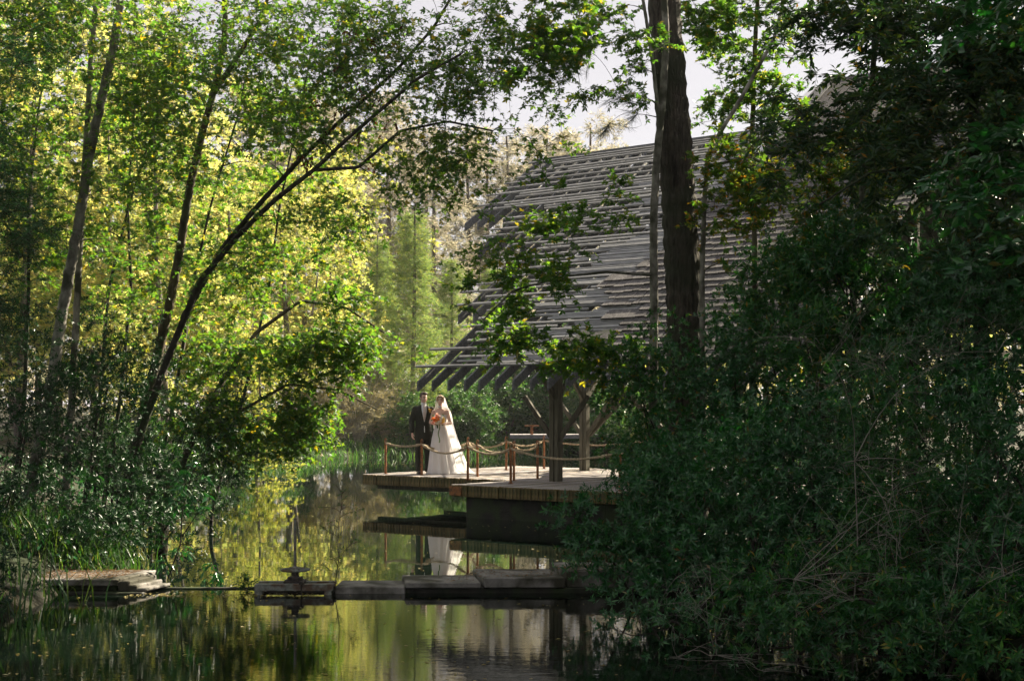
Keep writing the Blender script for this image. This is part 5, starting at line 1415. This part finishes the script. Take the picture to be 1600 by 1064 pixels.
    spots = [(700, 63.5, 0.85), (745, 65, 1.0), (790, 68.5, 1.2), (835, 69.5, 1.15), (880, 69, 1.3), (930, 66, 1.3), (985, 62, 1.4), (640, 62.8, 0.8), (720, 70, 1.5), (800, 74, 1.8), (870, 75, 1.8), (660, 68, 1.2), (470, 61.5, 0.7), (420, 58, 0.7), (360, 55, 0.8), (300, 51, 0.8), (1050, 58, 1.4), (240, 48, 0.9), (170, 44, 0.9), (590, 66, 1.1), (930, 72, 2.0), (1000, 70, 2.0)]
    for i, (px, Y, s) in enumerate(spots):
        if i == 0: sh.location = at_px(px, Y); sh.scale = (s,) * 3
        else: copy_tree(sh, at_px(px, Y), i * 1.7, s)
    # pale brush
    bl = [(0, 0, 1.3, 1.4, 1.2, 1.1, 70), (0.5, 0.2, 2.0, 1.0, 1.0, 0.7, 30)]
    stems = [(smooth_path([np.array([0, 0, -0.25]), np.array([q * 0.4, -0.2, 1.2]), np.array([q * 1.5, -0.3, 2.8])], 8), np.linspace(0.03, 0.006, 24)) for q in np.linspace(-1, 1.2, 12)]
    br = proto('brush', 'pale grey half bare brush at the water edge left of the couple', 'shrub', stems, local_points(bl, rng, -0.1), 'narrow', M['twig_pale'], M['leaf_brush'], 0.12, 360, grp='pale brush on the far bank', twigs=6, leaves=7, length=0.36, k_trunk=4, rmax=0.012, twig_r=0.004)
    for i, (px, Y, s) in enumerate(((560, 62, 1.15), (520, 61.5, 1.0), (600, 63, 1.0), (485, 63, 1.2), (545, 65, 1.5), (620, 65.5, 1.1))):
        if i == 0: br.location = at_px(px, Y); br.scale = (s,) * 3
        else: copy_tree(br, at_px(px, Y), i * 1.3, s)
    # trees behind the pavilion
    for i, (px, Y, s, k) in enumerate(((1080, 60, 0.85, 2), (1200, 62, 0.95, 0), (1330, 56, 0.85, 1), (1450, 60, 1.0, 2), (1580, 52, 0.9, 0), (1130, 74, 1.0, 1), (1290, 76, 1.1, 2), (1520, 74, 1.2, 1))):
        copy_tree(lime if k == 2 else P[k], at_px(px, Y), i * 2.9, s, 'lime green tree standing behind the pavilion roof' if k == 2 else 'golden leaved tree standing behind the pavilion roof')['group'] = 'trees behind the pavilion'
    # the wood goes on: dense trees added beyond the thicket to shade it
    bl = [(rng.normal(0, 1.2), rng.normal(0, 1.2), z, 2.3, 2.3, 1.3, 60) for z in np.linspace(3.0, 12.5, 8)]
    dk = proto('broadleaf_tree', 'dense dark broadleaf tree on the right bank beyond the thicket, added for shade', 'tree', [upright(12.5, 0.17, 0.3, 70)], local_points(bl, rng, -0.45), 'oval', M['bark_dark'], M['leaf_evergreen'], 0.17, 380, grp='dark trees beyond the thicket', twigs=6, leaves=9, length=0.6, k_trunk=7, rmax=0.05, twig_r=0)
    for i, (x, y, s) in enumerate(((11.0, 23.0, 0.95), (8.0, 17.5, 0.9), (12.5, 24.5, 1.05), (6.6, 12.5, 0.85), (11.5, 18.5, 1.0), (13.5, 29.5, 0.95), (6.0, 7.6, 0.95), (8.6, 3.5, 1.05), (9.5, 9.5, 1.05), (5.2, 1.0, 0.9))):
        loc = (x, y, float(ground_z(x, y)) - 0.05)
        if i == 0: dk.location = loc; dk.scale = (s,) * 3
        else: copy_tree(dk, loc, i * 1.1, s)
    for i, (x, y, s) in enumerate(((-8.6, 12.6, 0.85), (-9.2, 7.0, 1.0), (-7.6, 2.0, 0.95), (-11.5, 16.5, 0.95))):  # more trees added out of view to darken the left bank
        copy_tree(dk, (x, y, float(ground_z(x, y)) - 0.05), i * 2.1 + 0.5, s, 'dense dark broadleaf tree on the left bank beyond the landing, added for shade')['group'] = 'dark trees added for shade beyond the landing'
    # far wood
    n = 26000
    p = np.stack([rng.uniform(-150, 150, n), rng.uniform(112, 150, n), rng.uniform(0, 1, n) ** 0.8], 1)
    top = 13 + 3.0 * np.sin(p[:, 0] * 0.21) + 2.0 * np.sin(p[:, 0] * 0.53 + 1)
    p[:, 2] *= top
    V, Q = leaf_geo(p, rng.normal(0, 1, (n, 3)), rng.normal(0, 1, (n, 3)), rng.uniform(0.7, 1.5, n), 'oval')
    o = np_obj('far_wood', V, Q, M['leaf_pine_hazy']); tag(o, 'far off wood closing the view behind the pines', 'wood', kind='stuff')
build_far()

# ------------------------------------------------------------------ grass, reeds and fallen leaves
def blades(P, H, W, rng, lean=0.5):
    n = len(P)
    d = unit(np.stack([rng.normal(0, 1, n), rng.normal(0, 1, n), np.zeros(n)], 1))
    sd = np.cross(d, np.array([0, 0, 1.0]))
    H = H * rng.uniform(0.5, 1.15, n); W = W * rng.uniform(0.7, 1.2, n); ln = lean * rng.uniform(0.2, 1.3, n)
    t = np.array([0, 0.4, 0.75, 1.0]); w = np.array([1, 0.9, 0.55, 0.04])
    C = P[:, None, :] + d[:, None, :] * (H * ln)[:, None, None] * (t ** 2)[None, :, None] + np.array([0, 0, 1.0]) * H[:, None, None] * (t - 0.35 * (t ** 3) * np.minimum(ln, 1.2)[:, None])[:, :, None]
    off = sd[:, None, :] * (W[:, None] * w[None])[:, :, None] * 0.5
    V = np.stack([C - off, C + off], 2).reshape(-1, 3)
    b = np.arange(n)[:, None] * 8
    Q = np.concatenate([np.stack([b[:, 0] + 2 * i, b[:, 0] + 2 * i + 1, b[:, 0] + 2 * i + 3, b[:, 0] + 2 * i + 2], 1) for i in range(3)])
    return V, Q

def scatter(regions, rng):
    out = []
    for (x0, x1, y0, y1, n) in regions:
        out.append(np.stack([rng.uniform(x0, x1, n), rng.uniform(y0, y1, n)], 1))
    p = np.concatenate(out)
    return np.column_stack([p, np.maximum(ground_z(p[:, 0], p[:, 1]), -0.06) - 0.02])

def build_ground_cover():
    rng = np.random.default_rng(8)
    p = scatter([(-8, -5.0, 17.4, 20, 900), (-7.5, -4.6, 17.3, 18.6, 600), (-7.5, -5.0, 13.2, 16.3, 160)], rng)
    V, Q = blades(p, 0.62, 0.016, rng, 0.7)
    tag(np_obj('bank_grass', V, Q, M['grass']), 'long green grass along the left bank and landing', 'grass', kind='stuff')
    p = scatter([(-5.6, -4.5, 13.6, 15.8, 70)], rng)
    V, Q = blades(p, 0.75, 0.02, rng, 0.9)
    tag(np_obj('water_reed', V, Q, M['grass']), 'sparse reed blades arching out of the stream', 'reeds', kind='stuff')
    q = np.stack([rng.uniform(-14, 11, 42000), rng.uniform(44, 70, 42000)], 1)
    sd = pond_sd(q[:, 0], q[:, 1])
    q = q[(sd > -0.5) & (sd < 2.6)]
    p = np.column_stack([q, np.maximum(ground_z(q[:, 0], q[:, 1]), -0.05) - 0.02])
    V, Q = blades(p, 0.5, 0.03, rng, 0.6)
    tag(np_obj('shore_grass', V, Q, M['leaf_bank']), 'tall soft grass fringing the far shore', 'grass', kind='stuff')
    # undergrowth on the near banks so that no bare ground shows
    q = np.concatenate([np.stack([rng.uniform(-12, -5, 9000), rng.uniform(17, 45, 9000)], 1), np.stack([rng.uniform(1.4, 9, 9000), rng.uniform(9, 27, 9000)], 1)])
    sd = pond_sd(q[:, 0], q[:, 1]); q = q[sd > 0.05]
    p = np.column_stack([q, ground_z(q[:, 0], q[:, 1]) + rng.uniform(0.0, 0.5, len(q))])
    V, Q = leaf_geo(p, rng.normal(0, 1, p.shape) + np.array([0, 0, 0.3]), rng.normal(0, 0.7, p.shape) + np.array([0, 0, 1]), rng.uniform(0.05, 0.11, len(p)), 'oval')
    tag(np_obj('undergrowth', V, Q, M['leaf_evergreen']), 'dark leafy undergrowth covering the near banks', 'undergrowth', kind='stuff')
    # pine straw on the landing
    n = 2600
    p = np.stack([rng.uniform(-6.4, -4.66, n), rng.uniform(16.50, 17.40, n), rng.uniform(0.152, 0.168, n)], 1)
    p[:, 0] += (p[:, 1] - 16.5) * 0.2
    p = p[clump(p, 3.0, 1.0) + rng.normal(0, 0.4, n) > -0.55]
    V, Q = leaf_geo(p, rng.normal(0, 1, p.shape) * np.array([1, 1, 0.15]), np.tile([0, 0, 1.0], (len(p), 1)) + rng.normal(0, 0.2, p.shape), rng.uniform(0.03, 0.075, len(p)), 'narrow')
    tag(np_obj('pine_straw', V, Q, M['litter']), 'brown pine straw lying on the concrete landing', 'litter', kind='stuff')
    n = 420
    p = np.stack([rng.uniform(-0.8, 1.4, n), rng.uniform(16.50, 17.2, n), np.zeros(n)], 1)
    xw = lambda px: (px - 800) / F * 16.45
    p[:, 2] = np.where(p[:, 0] < xw(754) - 0.1, 0.120, np.where(p[:, 0] < xw(884) - 0.12, 0.174, 0.247))
    V, Q = leaf_geo(p, rng.normal(0, 1, p.shape) * np.array([1, 1, 0.1]), np.tile([0, 0, 1.0], (n, 1)) + rng.normal(0, 0.25, p.shape), rng.uniform(0.02, 0.05, n), 'oval')
    tag(np_obj('leaf_litter', V, Q, M['litter']), 'scattered brown leaves on the weir slabs', 'litter', kind='stuff')
    # floating leaves
    q = np.concatenate([np.stack([rng.uniform(-5, 1.0, 260), rng.uniform(11, 16.3, 260)], 1), np.stack([rng.uniform(-6, 1, 300), rng.uniform(17.5, 31, 300)], 1), np.stack([rng.uniform(-9, 4, 500), 53 + rng.normal(0, 1.6, 500)], 1), np.stack([rng.uniform(-4.4, -2.2, 260), 16.35 + rng.normal(0, 0.12, 260)], 1)])
    q = q[pond_sd(q[:, 0], q[:, 1]) < -0.2]
    p = np.column_stack([q, np.where(q[:, 1] < WEIR_Y, -0.007, 0.005)])
    V, Q = leaf_geo(p, rng.normal(0, 1, p.shape) * np.array([1, 1, 0.02]), np.tile([0, 0, 1.0], (len(p), 1)) + rng.normal(0, 0.06, p.shape), rng.uniform(0.025, 0.06, len(p)), 'oval')
    tag(np_obj('floating_leaves', V, Q, M['litter_gold']), 'small yellow leaves floating on the water', 'leaves', kind='stuff')
build_ground_cover()

build_haze()
